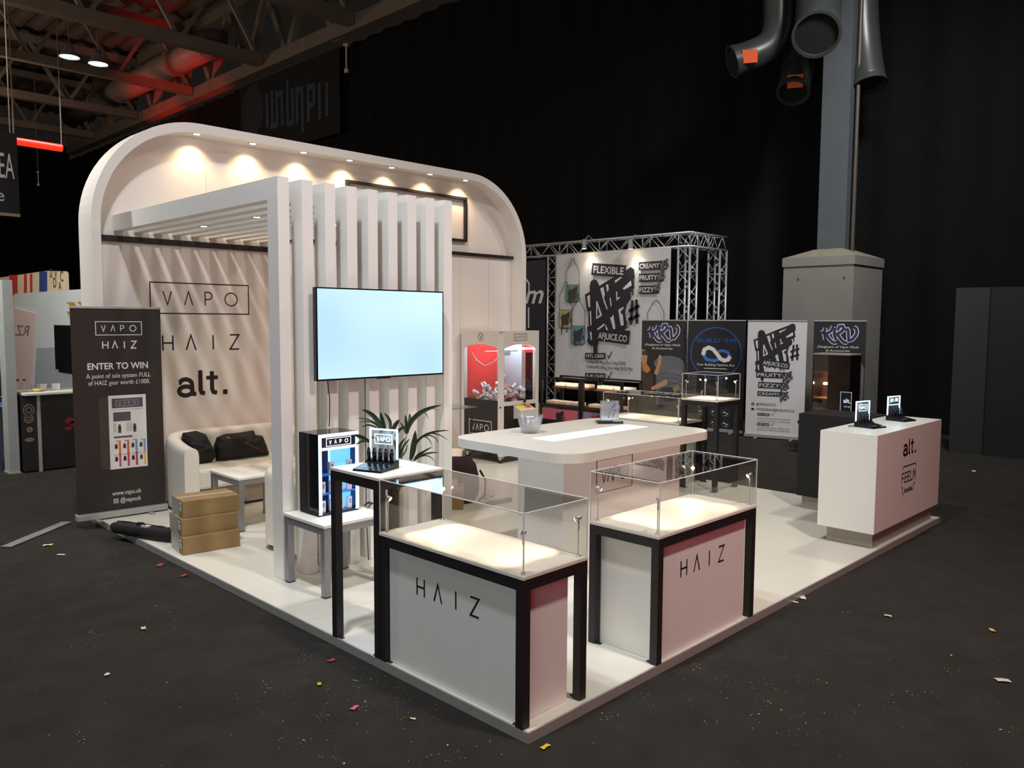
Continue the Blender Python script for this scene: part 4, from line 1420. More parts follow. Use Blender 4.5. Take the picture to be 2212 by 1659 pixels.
def g_build(t, F, W, H):
    ca, cb, r = W * 0.5, H - 0.60, W * 0.44
    blue = mat('print_blue', (44, 92, 176), 0.5, var=0.06)
    mb = MB()
    mb.circle(ca, cb, r, 0.018, F, 0.002, 48)
    mb.text("BUILD 'EM", 0.105, F, ca, cb + r * 0.42, 0.003, bold=0.004, width=W * 0.66, space=1.05)
    put(mb, t, blue, 'blue ring and lettering', 'lettering')
    mb = MB()
    pts = [(0.06, -0.11), (-0.02, -0.14), (-0.16, -0.12), (-0.22, -0.05), (-0.19, 0.03)]
    mb.stroke([(ca + x, cb + y) for x, y in pts], 0.055, F, 0.0032)
    pts = [(0.04, 0.03), (0.12, 0.05), (0.22, 0.02), (0.25, -0.04), (0.22, -0.10)]
    mb.stroke([(ca + x, cb + y) for x, y in pts], 0.05, F, 0.0032)
    put(mb, t, mat('print_blue2', (60, 112, 200), 0.5, var=0.06), 'blue ribbon loop', 'logo')
    mb = MB()
    pts = [(-0.235, -0.04), (-0.21, 0.06), (-0.13, 0.10), (-0.05, 0.07), (0.02, -0.01), (0.09, -0.10), (0.16, -0.13), (0.23, -0.11), (0.26, -0.05)]
    mb.stroke([(ca + x, cb + y) for x, y in pts], 0.07, F, 0.004)
    mb.text('Your Building Options Are', 0.062, F, ca, cb - r * 0.5, 0.003, bold=0.006, width=W * 0.66)
    mb.rect(ca - W * 0.2, cb - r * 0.62, ca + W * 0.2, cb - r * 0.595, F)
    mb.rect(ca - W * 0.2, cb - r * 0.78, ca + W * 0.2, cb - r * 0.755, F)
    mb.text('f', 0.14, F, W * 0.27, H - 1.38, 0.003, bold=0.02)
    mb.frame(W * 0.24, H - 1.52, W * 0.31, H - 1.45, 0.012, F)
    put(mb, t, M_VINYLW, 'white lettering and ribbon', 'lettering')
    mb = MB(); mbw = MB()
    for k, b in enumerate((0.36, 0.165)):
        for a in (W * 0.5, W * 0.70, W * 0.28):
            mb.circle(a, b, 0.075, 0.009, F, 0.002, 28)
            mbw.stroke([(a - 0.045, b + 0.0), (a - 0.025, b + 0.025), (a, b + 0.005), (a + 0.025, b - 0.012), (a + 0.045, b)], 0.016, F, 0.003)
            mbw.rect(a - 0.03, b - 0.045, a + 0.03, b - 0.035, F)
    put(mb, t, mat('print_slate', (74, 84, 110), 0.5, var=0.05), None, 'printed_badge_ring')
    put(mbw, t, M_VINYLW, None, 'printed_badge')


def g_af(t, F, W, H):
    k, w = MB(), MB()
    af_mark(k, F, W * 0.10, H - 0.05, W * 0.78 / 570, 0.002, False)
    af_mark(w, F, W * 0.10, H - 0.05, W * 0.78 / 570, 0.002, True)
    af_core(k, F, W * 0.10, H - 0.05, W * 0.78 / 570, 0.002)
    V_ = lambda f: H - f * W
    tile(k, w, 'AFJUICE.CO', W * 0.25, W * 0.73, V_(0.79), 0.112 * W, F, -0.12, False)
    tile(k, w, 'FRUITY', W * 0.17, W * 0.76, V_(1.008), 0.106 * W, F)
    tile(k, w, 'FIZZY', W * 0.21, W * 0.71, V_(1.19), 0.106 * W, F)
    tile(k, w, 'CREAMY', W * 0.20, W * 0.71, V_(1.327), 0.08 * W, F)
    tile(k, w, 'MTL USER', W * 0.21, W * 0.42, V_(1.675), 0.045 * W, F, 0, False)
    tile(k, w, 'SUB OHM', W * 0.21, W * 0.42, V_(1.85), 0.045 * W, F, 0, False)
    for f in (1.66, 1.835):
        k.stroke([(W * 0.45, V_(f - .012)), (W * 0.465, V_(f + .008)), (W * 0.50, V_(f - .045))], 0.008, F, 0.002)
    k.text('@AFJUICE.CO', 0.06 * W, F, W * 0.18, V_(1.495), 0.002, 'LEFT', 0.004, width=W * 0.34)
    k.text('WHOLESALE@AFJUICE.CO', 0.06 * W, F, W * 0.18, V_(1.585), 0.002, 'LEFT', 0.004, width=W * 0.66)
    k.frame(W * 0.10, V_(1.505), W * 0.15, V_(1.455), 0.01, F, 0.002)
    k.circle(W * 0.125, V_(1.48), 0.010, 0.006, F, 0.002, 16)
    k.rect(W * 0.10, V_(1.59), W * 0.15, V_(1.55), F, 0.002)
    for f, q_ in ((1.735, '1x10ml PG 9mg Shot: 3mg 50/50'), (1.78, '1x10ml PG 18mg Shot: 6mg 50/50 Mix'), (1.90, '1x10ml PG Shot: 50/50 Mix'), (1.94, '1x10ml PG 18mg Shot: 50/50 Mix')):
        k.text(q_, 0.032 * W, F, W * 0.21, V_(f), 0.002, 'LEFT', 0, width=W * 0.55)
    put(k, t, M_INKB, 'black print', 'lettering')
    put(w, t, M_SHEETW, 'white words on the black print', 'lettering_knockout')


dB = Vector((0.24, -0.97, 0)).normalized()
for lab, pl, pr_, vl, sheet, g in (
        ('dark KRV roll-up banner with a printed figure, left of the BUILD \'EM banner', 1387, 1483, 10.02, M_KRVB, g_krv(True)),
        ("black roll-up banner with a blue ring reading BUILD 'EM", 1487, 1611, 10.15, mat('black_banner', (24, 24, 30), 0.55, var=0.05), g_build),
        ('white AF roll-up banner between the black ring banner and the pillar', 1616, 1744, 10.16, M_SHEETW, g_af),
        ('dark KRV roll-up banner standing in front of the grey pillar', 1759, 1872, 10.5, M_KRVB, g_krv(False))):
    A = at(pl, 690, x=vl)
    B = ray_meet(pr_, A, dB)
    rollup(lab, (A.x, A.y), (B.x, B.y), 2.04, FL, sheet, g)

# ---- aluminium truss gantry with the big white banner
GV = 11.3


def truss_bay(mb, p, q, s, up_, out, n, r=0.024, rw=0.011):
    """square lattice beam from p to q (corner line), section s along up_ and out"""
    p, q = Vector(p), Vector(q)
    c = [Vector((0, 0, 0)), up_ * s, up_ * s + out * s, out * s]
    for o in c:
        mb.cyl(p + o, q + o, r, seg=8)
    for i in range(n):
        a, b = p.lerp(q, i / n), p.lerp(q, (i + 1) / n)
        for j in range(4):
            o, o2 = c[j], c[(j + 1) % 4]
            if i % 2:
                o, o2 = o2, o
            mb.cyl(a + o, b + o2, rw, seg=6)
            mb.cyl(a + c[j], a + c[(j + 1) % 4], rw, seg=6) if i % 4 == 0 else None


S_ = 0.27
M_TRUSS = mat('truss_aluminium', (196, 198, 200), 0.35, 0.45, var=0.08, scale=30)
ga = thing('truss_gantry', 'silver lattice truss gantry holding the large white AF banner', 'truss gantry', (12.0, 8.2, FL))
yR = 6.30
zt = 3.45
mb = MB(); truss_bay(mb, (GV, yR, zt), (GV, 12.6, zt), S_, Z, X, 22); mb.build('top_beam', M_TRUSS, ga, smooth=True)
mb = MB(); truss_bay(mb, (GV, yR, zt), (12.7, yR, zt), S_, Z, Y, 8); mb.build('top_beam', M_TRUSS, ga, smooth=True)
for x, y in ((GV, yR), (GV, 9.82), (12.45, yR)):
    mb = MB(); truss_bay(mb, (x, y, FL), (x, y, zt), S_, X, Y, 14); mb.build('tower', M_TRUSS, ga, smooth=True)
    MB().box((x - 0.1, y - 0.1, FL + 0.001), (x + S_ + 0.1, y + S_ + 0.1, FL + 0.012)).build('base_plate', M_TRUSS, ga)
bn = thing('hanging_banner', 'large white FLEXIBLE AF banner hung on the silver truss gantry', 'banner', (GV - 0.05, 8.24, 0.66))
FBN = (Vector((GV - 0.06, 0, 0)), -Y, Z)
# slightly rippled cloth
rows = []
for i in range(31):
    y = 9.778 - 3.07 * i / 30
    rows.append([Vector((GV - 0.055 + 0.012 * math.sin(i * 0.9 + 0.4 * k) * (k / 12), y, 3.44 - 2.78 * k / 12)) for k in range(13)])
mb = MB(); mb.ring(rows, closed=False)
sh = mb.build('banner_cloth', M_SHEETW, bn, recalc=False)
md = sh.modifiers.new('thick', 'SOLIDIFY'); md.thickness = 0.004
FBN = (Vector((GV - 0.09, 0, 0)), -Y, Z)
k, w = MB(), MB()
Q = lambda px, py: (lambda p: (-p.y, p.z))(at(px, py, x=GV - 0.09))
SB = 0.211 * (Q(1380, 600)[0] - Q(1300, 600)[0]) / 80
a, b = Q(1120 + 680 * 0.211, 480 + 480 * 0.211)
s = 0.01245 * 0.211 / 1.0
s = SB
af_mark(k, FBN, a, b, s, 0.0, False)
af_mark(w, FBN, a, b, s, 0.0, True)
af_core(k, FBN, a, b, s, 0.0)


def quadtile(pts, word_, fa=0.88):
    P = [Q(*p) for p in pts]          # tl tr br bl
    k.flat([P[3], P[2], P[1], P[0]], FBN, 0.002)
    ex_ = (Vector((P[2][0], P[2][1])) - Vector((P[3][0], P[3][1])))
    L_ = ex_.length
    e = ex_.normalized()
    h = (Vector((P[0][0], P[0][1])) - Vector((P[3][0], P[3][1]))).length
    O = FBN[0] - Y * P[3][0] + Z * P[3][1]
    Ft = fr(O, -Y * e.x + Z * e.y, -Y * (-e.y) + Z * e.x)
    w.text(word_, h * 0.82, Ft, L_ / 2, h * 0.2, 0.004, bold=0.02, width=L_ * fa)


quadtile(((1280, 568), (1353, 573), (1350, 599), (1277, 594)), 'FLEXIBLE')
quadtile(((1286, 712), (1361, 714), (1358, 744), (1288, 735)), 'AFJUICE.CO')
for s_, y0_, xr in (('CREAMY', 571, 1441), ('FRUITY', 596, 1434), ('FIZZY', 622, 1424)):
    A, B = Q(1380, y0_ + 13), Q(xr, y0_ + 10)
    tile(k, w, s_, A[0], B[0], A[1], 0.17, FBN)
for s_, y0_ in (('MTL USER', 763), ('SUB OHM', 806)):
    A, B = Q(1264, y0_ + 12), Q(1308, y0_ + 8)
    tile(k, w, s_, A[0], B[0], A[1], 0.13, FBN, 0.03, False)
    c = Q(1315, y0_ + 5)
    k.stroke([(c[0] - 0.03, c[1]), (c[0], c[1] - 0.06), (c[0] + 0.08, c[1] + 0.09)], 0.02, FBN, 0.002)
for s_, py in (('1x10ml PG 9mg Shot: 3mg 50/50', 783), ('1x10ml PG 18mg Shot: 6mg 50/50 Mix', 794)):
    A = Q(1266, py + 1)
    k.text(s_, 0.10, FBN, A[0], A[1], 0.002, 'LEFT', 0.004, width=(1.05 if '9mg' in s_ and '18' not in s_ else 1.25))
pk = put  # noqa
o = k.build('lettering', M_INKB, bn); o['label'] = 'black graffiti print'
o = w.build('lettering_knockout', M_SHEETW, bn); o['label'] = 'white words on the black print'


def bottle(ca, ct, cb_, wd, col, drips):
    line = MB(); h = ct - cb_
    P = [(-.5, 0.04), (-.5, .70), (-.14, .92), (-.1, .985), (0, 1), (.1, .985), (.14, .92), (.5, .70), (.5, 0.04), (.4, 0), (-.4, 0)]
    line.stroke([(ca + x * wd, cb_ + y * h) for x, y in P], 0.014, FBN, 0.001, True)
    line.stroke([(ca - .5 * wd, cb_ + .40 * h), (ca + .5 * wd, cb_ + .40 * h)], 0.01, FBN, 0.001)
    mbc = MB(); mbc.flat([(ca + x * wd, cb_ + y * h) for x, y in ((-.47, .02), (.47, .02), (.47, .39), (-.47, .39))], FBN, 0.0005)
    o1 = mbc.build('printed_bottle_label', mat('bottle_%d_%d_%d' % col, col, 0.6, var=0.08), bn)
    af_mark(line, FBN, ca - wd * 0.36, cb_ + h * 0.36, wd * 0.8 / 560, 0.002, False)
    for x in drips:
        line.rect(ca + x * wd - 0.012, cb_ - 0.22 * abs(x) - 0.08, ca + x * wd + 0.012, cb_, FBN, 0.001)
    line.build('printed_bottle', mat('bottle_line', (64, 62, 66), 0.6, var=0.03), bn)


for tp, bt_, wpx, col, dr in (((1237, 559), (1246, 652), 29, (108, 146, 112), ()), ((1222, 609), (1229, 709), 28, (176, 172, 112), (-.3, .1)), ((1249, 643), (1246, 744), 30, (98, 150, 170), ())):
    A, B = Q(*tp), Q(*bt_)
    bottle(A[0], A[1], B[1], Q(tp[0] + wpx, 640)[0] - Q(tp[0], 640)[0], col, dr)
A = Q(1417, 648)
mb = MB(); mb.stroke([(A[0] - 0.2, A[1] - 0.9), (A[0] - 0.2, A[1] - 0.26), (A[0] - 0.07, A[1] - 0.05), (A[0], A[1]), (A[0] + 0.07, A[1] - 0.05), (A[0] + 0.2, A[1] - 0.26), (A[0] + 0.2, A[1] - 0.9)], 0.014, FBN, 0.001)
mb.build('printed_bottle', MATS['bottle_line'], bn)
# clip lamps on the gantry
for lab, px in (('silver spotlight clipped on the truss, left of two above the white banner', 1262), ('silver spotlight clipped on the truss, right of two above the white banner', 1362)):
    c = at(px, 528, x=GV - 0.28)
    t = thing('truss_spotlight', lab, 'spotlight', c)
    d = Vector((0.15, 0.1, -1)).normalized()
    MB().cyl(c - d * 0.11, c + d * 0.09, 0.045, 0.055, seg=16).build('lamp_housing', M_ALU, t, smooth=False)
    MB().cyl(c + d * 0.0905, c + d * 0.093, 0.045, seg=16).build('lamp_lens', M_BULB, t)
    MB().tube([c - d * 0.08, c + Vector((0.14, 0, 0.2)), (GV + 0.02, c.y, 3.735)], 0.012, 6).build('arm', M_ALU, t)
    light('SPOT', 'truss_spot_beam', c + d * 0.12, 16, (255, 246, 232), (GV + 0.05, c.y - 0.3, 1.5), 0.03, 105, 0.9)
nb = thing('hanging_banner', 'dark navy banner with a white script ending am, left of the white banner', 'banner', (GV - 0.02, 10.7, 0.5))
MB().box((GV - 0.06, 9.98 + 0.13, 0.3), (GV - 0.055, 12.3, 3.36)).build('banner_cloth', mat('navy_cloth', (40, 40, 54), 0.6, var=0.08, scale=2), nb)
FN = (Vector((GV - 0.061, 0, 0)), -Y, Z)
Qn = lambda px, py: (lambda p: (-p.y, p.z))(at(px, py, x=GV - 0.061))
mb = MB()
A = Qn(1134, 655)
mb.text('team', 0.62, FN, Qn(1172, 655)[0], A[1], 0.006, 'RIGHT', 0.02, shear=0.3, width=1.5)
for L_ in ([(1128, 600), (1134, 600), (1143, 612), (1143, 636)], [(1142, 664), (1142, 708)]):
    mb.stroke([Qn(*p) for p in L_], 0.045, FN, 0.004)
mb.build('lettering', M_VINYLW, nb)

# ---- neighbour's lit display counters
KX = 7.6
K = lambda px, py: at(px, py, x=KX)
kt, kb_ = K(1210, 816).z, FL
ys = [K(1166, 800).y, K(1256, 800).y, K(1350, 800).y]
bay = 0
for lab, yl, yr, pc_, logo in (
        ('black glazed display counter with a pink front panel, behind the claw machine', K(1167, 800).y, K(1254, 800).y, (206, 104, 116), 'pink'),
        ('black glazed display counter with a grey and red front, right of the pink one', K(1256, 800).y, K(1345, 800).y, (150, 128, 150), 'grey')):
    t = thing('glazed_counter', lab, 'display counter', (KX + 0.25, (yl + yr) / 2, FL))
    dpt = 0.55
    zt_ = K(1210, 816).z
    z_sh, z_p1, z_p0 = K(1210, 878).z, K(1210, 884).z, K(1210, 908).z
    for x in (KX, KX + dpt - 0.04):
        for y in (yr + 0.002, yl - 0.042):
            MB().box((x, y, FL), (x + 0.04, y + 0.04, zt_)).build('post', M_BLACK, t)
    for z in (zt_ - 0.03, z_sh - 0.03):
        MB().box((KX, yr + 0.042, z), (KX + 0.03, yl - 0.042, z + 0.03)).build('rail', M_BLACK, t)
        MB().box((KX + dpt - 0.03, yr + 0.042, z), (KX + dpt, yl - 0.042, z + 0.03)).build('rail', M_BLACK, t)
    MB().box((KX + 0.002, yr + 0.042, z_sh - 0.02), (KX + dpt, yl - 0.042, z_sh)).build('lower_shelf', M_BLACKM, t)
    zm = (zt_ * 0.45 + z_sh * 0.55)
    MB().box((KX + 0.25, yr + 0.042, zm + 0.06), (KX + dpt, yl - 0.042, zm + 0.075)).build('upper_shelf', M_BLACKM, t)
    fp = MB().box((KX + 0.004, yr + 0.042, z_p0), (KX + 0.02, yl - 0.042, z_p1)).build('front_panel', mat('panel_' + logo, pc_, 0.45, var=0.05), t)
    MB().box((KX + 0.01, yr + 0.042, FL), (KX + 0.03, yl - 0.042, z_p0)).build('kick_panel', M_BLACKM, t)
    MB().box((KX + 0.004, yr + 0.042, z_sh), (KX + 0.008, yl - 0.042, zt_ - 0.03)).build('window_pane', M_GLASS, t)
    Fp = (Vector((KX + 0.004, 0, 0)), -Y, Z)
    cy, cz = -(yl + yr) / 2, (z_p0 + z_p1) / 2
    mb = MB()
    if logo == 'pink':
        af_mark(mb, Fp, cy - 0.09, z_p1 - 0.02, 0.20 / 570, 0.002, False)
        mb.build('logo', M_INKB, fp)
    else:
        af_mark(mb, Fp, cy - 0.22, z_p1 - 0.02, 0.22 / 570, 0.002, False)
        mb.build('logo', mat('logo_red', (190, 36, 70), 0.5, var=0.05), fp)
        mb = MB()
        for a in (0.12, 0.22):
            mb.rect(cy + a, z_p0 + 0.03, cy + a + 0.07, z_p1 - 0.08, Fp); mb.disc(cy + a + 0.035, z_p1 - 0.07, 0.03, Fp)
        mb.build('logo', M_INKB, fp)
    # trays of capped bottles
    nt_ = 3 if logo == 'pink' else 2
    for lv, (zz, xx) in enumerate(((z_sh, KX + 0.05), (zm + 0.075, KX + 0.28))):
        for j in range(nt_):
            ya = yr + 0.06 + (yl - yr - 0.12) * j / nt_
            yb_ = ya + (yl - yr - 0.12) / nt_ * 0.9
            tr_ = thing('bottle_tray', 'tray of white-capped bottles, %s on the %s shelf of the %s counter' % (('right', 'middle', 'left')[j] if nt_ == 3 else ('right', 'left')[j], ('lower', 'upper')[lv], 'pink-fronted' if logo == 'pink' else 'grey and red'), 'tray', (xx + 0.1, (ya + yb_) / 2, zz + 0.0005), group='bottle trays in the glazed counters')
            MB().box((xx, ya, zz + 0.0005), (xx + 0.2, yb_, zz + 0.03)).build('tray_box', mat('tray_brown', (96, 66, 46), 0.6, var=0.1), tr_)
            mb = MB()
            for p_ in range(5):
                for q_ in range(9):
                    c = Vector((xx + 0.02 + 0.04 * p_, ya + 0.015 + (yb_ - ya - 0.03) * q_ / 8, zz + 0.03))
                    mb.cyl(c, c + Z * 0.05, 0.011, seg=6)
            bo = mb.build('bottle_rows', mat('bottle_cap', (240, 226, 212), 0.4, var=0.1, scale=60), tr_)
            bo['kind'] = 'stuff'
    light('AREA', 'counter_tube', (KX + 0.2, (yl + yr) / 2, zt_ - 0.05), 4, (255, 222, 192), (KX + 0.2, (yl + yr) / 2, 0), 0.1, sizey=0.8)
gp = thing('lime_panel', 'lime green panel with a dark digit between the claw machine and the pink counter', 'panel', (KX + 0.1, K(1163, 890).y, FL))
MB().box((KX + 0.06, K(1168, 890).y, FL), (KX + 0.09, K(1155, 890).y, K(1163, 872).z)).build('board', mat('lime', (126, 150, 40), 0.5, var=0.04), gp)
Fp = (Vector((KX + 0.06, 0, 0)), -Y, Z)
MB().text('5', 0.13, Fp, -K(1164, 890).y, K(1163, 890).z, 0.002, bold=0.02).build('digit', M_INKB, gp)

# ---- dark glazed tower in front of the right KRV banner
KT = 9.4
t = thing('dark_showcase', 'dark glazed showcase tower with a red glow in front of the right KRV banner', 'showcase', (KT + 0.2, at(1797, 760, x=KT).y, FL))
yl, yr, zt_ = at(1757, 764, x=KT).y, at(1838, 764, x=KT).y, at(1797, 764, x=KT).z
ym = at(1790, 764, x=KT).y
MB().box((KT, yr, FL), (KT + 0.4, yl, 0.45)).build('base_cabinet', M_BLACKM, t)
MB().box((KT, yr, 0.45), (KT + 0.4, ym, zt_ - 0.02)).build('side_cabinet', mat('oxblood_gloss', (26, 8, 12), 0.15, var=0.1), t)
MB().box((KT + 0.36, ym, 0.45), (KT + 0.4, yl, zt_ - 0.02)).build('back_panel', mat('oxblood', (70, 18, 24), 0.4, var=0.15), t)
MB().box((KT, yr, zt_ - 0.02), (KT + 0.4, yl, zt_)).build('lid', M_ALU, t)
MB().box((KT, yl - 0.012, 0.45), (KT + 0.4, yl, zt_ - 0.02)).build('side_panel', M_BLACKG, t)
for z in (0.62, 0.78, 1.18):
    MB().box((KT + 0.02, ym, z), (KT + 0.36, yl - 0.012, z + 0.012)).build('shelf', mat('shelf_bronze', (150, 110, 66), 0.4, 0.4, var=0.1), t)
MB().box((KT + 0.002, ym, 0.45), (KT + 0.007, yl - 0.012, zt_ - 0.02)).build('window_pane', M_GLASS, t)
MB().lathe([(0.001, 0), (0.03, 0), (0.03, 0.03), (0.001, 0.035)], (KT + 0.2, (ym + yl) / 2, 0.99), 14).build('lamp_lens', M_BULB, t)
light('POINT', 'showcase_lamp', (KT + 0.12, (ym + yl) / 2, 1.0), 2.5, (255, 190, 130), size=0.03)
t = thing('acrylic_sign', 'small dark acrylic alt. sign with a white edge beside the dark showcase', 'sign', (KT - 0.12, at(1827, 880, x=KT - 0.12).y, at(1827, 905, x=KT - 0.12).z))
A, B = at(1816, 846, x=KT - 0.12), at(1838, 905, x=KT - 0.12)
MB().box((KT - 0.122, B.y, B.z), (KT - 0.114, A.y, A.z)).build('plate', mat('sign_navy', (26, 30, 44), 0.2, var=0.05), t)
Fp = (Vector((KT - 0.122, 0, 0)), -Y, Z)
mb = MB(); mb.frame(-A.y, B.z, -B.y, A.z, 0.006, Fp); mb.text('alt.', 0.09, Fp, -A.y + 0.10, A.z - 0.16, 0.002, bold=0.03); mb.text('THE BE', 0.03, Fp, -A.y + 0.10, A.z - 0.23, 0.002)
mb.build('lettering', mat('sign_print', (215, 225, 240), 0.4, emit=0.5), t)
MB().box((KT - 0.16, B.y, 0.447), (KT - 0.07, A.y, B.z)).build('foot', M_BLACK, t)
t = thing('low_stage', 'low black table edge under the dark showcase and its sign', 'table', (KT + 0.1, (yl + yr) / 2, FL))
MB().box((KT - 0.25, yr - 0.45, 0.40), (KT - 0.005, yl + 0.1, 0.445)).build('tabletop', M_BLACKM, t)
MB().box((KT - 0.2, yr - 0.4, FL), (KT - 0.03, yl + 0.05, 0.40)).build('table_base', M_BLACKM, t)

# ---- pillar
PV = 11.1
pe, pl_ = at(1847, 560, x=PV), at(1690, 560, x=PV)
pw_x = ray_meet(1905, Vector((PV, pe.y, 0)), X).x - PV
ph = at(1847, 570, x=PV).z
pc1 = at(1847, 550, x=PV).z
pil = thing('boxed_pillar', 'grey boxed pillar with a capped top and a steel column rising from it', 'pillar', (PV + pw_x / 2, (pe.y + pl_.y) / 2, FL))
M_PIL = mat('pillar_grey', (130, 128, 124), 0.7, var=0.05, scale=2, bump=0.05)
MB().box((PV + 0.02, pe.y + 0.02, FL), (PV + pw_x - 0.02, pl_.y - 0.02, ph)).build('casing', M_PIL, pil)
MB().box((PV, pe.y, ph), (PV + pw_x, pl_.y, pc1)).build('cap_band', M_PIL, pil)
cx, cy = PV + pw_x / 2, (pe.y + pl_.y) / 2
mb = MB()
mb.ring([[Vector((PV, pe.y, pc1)), Vector((PV + pw_x, pe.y, pc1)), Vector((PV + pw_x, pl_.y, pc1)), Vector((PV, pl_.y, pc1))],
         [Vector((cx - 0.25, cy - 0.25, pc1 + 0.16)), Vector((cx + 0.25, cy - 0.25, pc1 + 0.16)), Vector((cx + 0.25, cy + 0.25, pc1 + 0.16)), Vector((cx - 0.25, cy + 0.25, pc1 + 0.16))]])
mb.build('cap_roof', mat('cap_buff', (124, 120, 104), 0.8, var=0.08), pil)
mb = MB()
for y in (pe.y + 0.18, pl_.y - 0.3):
    mb.cyl((PV + 0.012, y, ph - 0.22), (PV + 0.022, y, ph - 0.22), 0.022, seg=10)
mb.build('fixing', mat('fixing_dark', (90, 86, 80), 0.5, var=0.03), pil)
cl_, cr_ = at(1766, 500, x=cx - 0.2), at(1826, 500, x=cx - 0.2)
MB().box((cx - 0.2, cr_.y, pc1 + 0.1), (cx + 0.2, cl_.y, 12.4)).build('steel_column', mat('column_grey_blue', (74, 80, 86), 0.6, var=0.05), pil)
MB().cyl((cx - 0.05, cr_.y - 0.07, pc1 + 0.1), (cx - 0.05, cr_.y - 0.07, 12.4), 0.035, seg=10).build('downpipe', mat('pipe_brown', (70, 62, 56), 0.5, var=0.05), pil)
# ---- ventilation ducts round the column
M_DUCT = mat('duct_grey', (58, 62, 61), 0.35, 0.1, var=0.12, scale=4)
M_OR = mat('duct_orange', (226, 92, 48), 0.6, var=0.05)


def duct(label, px_top, path, r, lab_at=None, open_end=False):
    P = [at(p[0], p[1], x=p[2]) for p in path]
    t = thing('air_duct', label, 'duct', P[-1], group='ventilation ducts on the column')
    fine = []
    for i in range(len(P) - 1):
        for j in range(6):
            s = j / 6
            a, b, c, d = P[max(0, i - 1)], P[i], P[i + 1], P[min(len(P) - 1, i + 2)]
            fine.append(0.5 * ((2 * b) + (c - a) * s + (2 * a - 5 * b + 4 * c - d) * s * s + (3 * b - a - 3 * c + d) * s ** 3))
    fine.append(P[-1])
    MB().tube(fine, r, 24).build('duct_pipe', M_DUCT, t, smooth=True)
    d = (fine[-1] - fine[-2]).normalized()
    e = d.orthogonal().normalized(); f = d.cross(e)
    q = P[-1]
    ringp = [[q + d * (h + 0.01) + (e * math.cos(2 * PI * k / 28) + f * math.sin(2 * PI * k / 28)) * rr for k in range(28)]
             for h, rr in ((-0.06, r + 0.005), (0.05, r + 0.02), (0.05, r - 0.03), (-0.05, r - 0.03))]
    mb = MB(); mb.ring(ringp, cap=False)
    col = mb.build('end_collar', M_DUCT, t, smooth=False)
    MB().cyl(q + d * 0.002, q + d * 0.006, r - 0.026, seg=28).build('mouth_shade_disc', mat('duct_mouth_shade', (12, 12, 12), 0.9, var=0.05), t)  # flat black disc over the closed pipe end, painting the dark hollow
    if lab_at:
        c = at(lab_at[0], lab_at[1], x=lab_at[2])
        n_ = (c - min(fine, key=lambda p: (p - c).length)).normalized()
        g = min(fine, key=lambda p: (p - c).length)
        c = g + (CAM - g).normalized() * (r + 0.012)
        n_ = (CAM - g).normalized(); s_ = n_.cross(Z).normalized(); u_ = s_.cross(n_)
        MB().prism([(-0.13, -0.11), (0.13, -0.11), (0.13, 0.11), (-0.13, 0.11)], fr(c, s_, u_) if s_.cross(u_).dot(n_) > 0 else fr(c, -s_, u_), -0.02, 0.05).build('orange_tag', M_OR, t)
    return t


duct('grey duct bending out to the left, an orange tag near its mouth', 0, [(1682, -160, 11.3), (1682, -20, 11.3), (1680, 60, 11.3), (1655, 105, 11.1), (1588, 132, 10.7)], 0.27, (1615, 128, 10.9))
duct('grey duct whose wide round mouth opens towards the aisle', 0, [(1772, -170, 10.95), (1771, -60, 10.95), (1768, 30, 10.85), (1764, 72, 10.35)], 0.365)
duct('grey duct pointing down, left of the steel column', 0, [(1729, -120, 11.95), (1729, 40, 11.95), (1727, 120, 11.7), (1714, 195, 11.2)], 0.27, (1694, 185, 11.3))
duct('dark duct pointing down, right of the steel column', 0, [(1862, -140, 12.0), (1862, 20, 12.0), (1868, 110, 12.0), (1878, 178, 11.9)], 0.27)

# ---- dim partition at far right
A, B, C_ = at(2066, 622, x=11.0), at(2140, 620, x=11.0), at(2240, 618, x=11.0)
pt = thing('dark_partition', 'dim grey partition panels in the darkness at the far right', 'partition', (11.2, (A.y + C_.y) / 2, FL))
MB().box((11.0, B.y + 0.005, FL), (11.08, A.y, A.z)).build('panel', mat('partition_grey', (44, 45, 47), 0.8, var=0.06, scale=2), pt)
MB().box((11.04, C_.y - 1.2, FL), (11.12, B.y, A.z)).build('panel', mat('partition_dark', (28, 28, 29), 0.85, var=0.06, scale=2), pt)
# ================================================================ the hall
M_CARPET = mat('hall_carpet', (46, 44, 41), 0.95, var=0.16, scale=5, bump=0.25, spec=0.15)
fl_ = struct(MB().box((-16, -14, FL - 0.1), (13.4, 52, FL)).build('floor', M_CARPET))
# ribbed roof deck
mb = MB()
rows = []
for i in range(0, 161):
    x = -16 + 29.4 * i / 160
    z = 14.2 + (0.12 if (i // 2) % 2 else 0.0)
    rows.append([Vector((x, -14, z)), Vector((x, 52, z))])
mb.ring(rows, closed=False)
struct(mb.build('ceiling', mat('roof_deck', (92, 82, 74), 0.8, var=0.08, scale=1.0)))
# black drapes, hanging in soft folds
M_DRAPE = mat('black_drape', (11, 10, 10), 0.9, var=0.15, scale=2, spec=0.2)


def drape(name, p, q, z0, z1, fold, amp):
    p, q = Vector(p), Vector(q)
    d = (q - p); L_ = d.length; d.normalize()
    nn = Vector((-d.y, d.x, 0))
    n = int(L_ / fold * 6)
    rows = []
    for i in range(n + 1):
        s = L_ * i / n
        o_ = amp * (math.sin(2 * PI * s / fold) + 0.5 * math.sin(2 * PI * s / (fold * 2.7) + 1))
        c = p + d * s + nn * o_
        rows.append([Vector((c.x, c.y, z0)), Vector((c.x, c.y, (z0 + z1) / 2)), Vector((c.x, c.y, z1))])
    mb = MB(); mb.ring(rows, closed=False)
    return struct(mb.build(name, M_DRAPE, smooth=True))


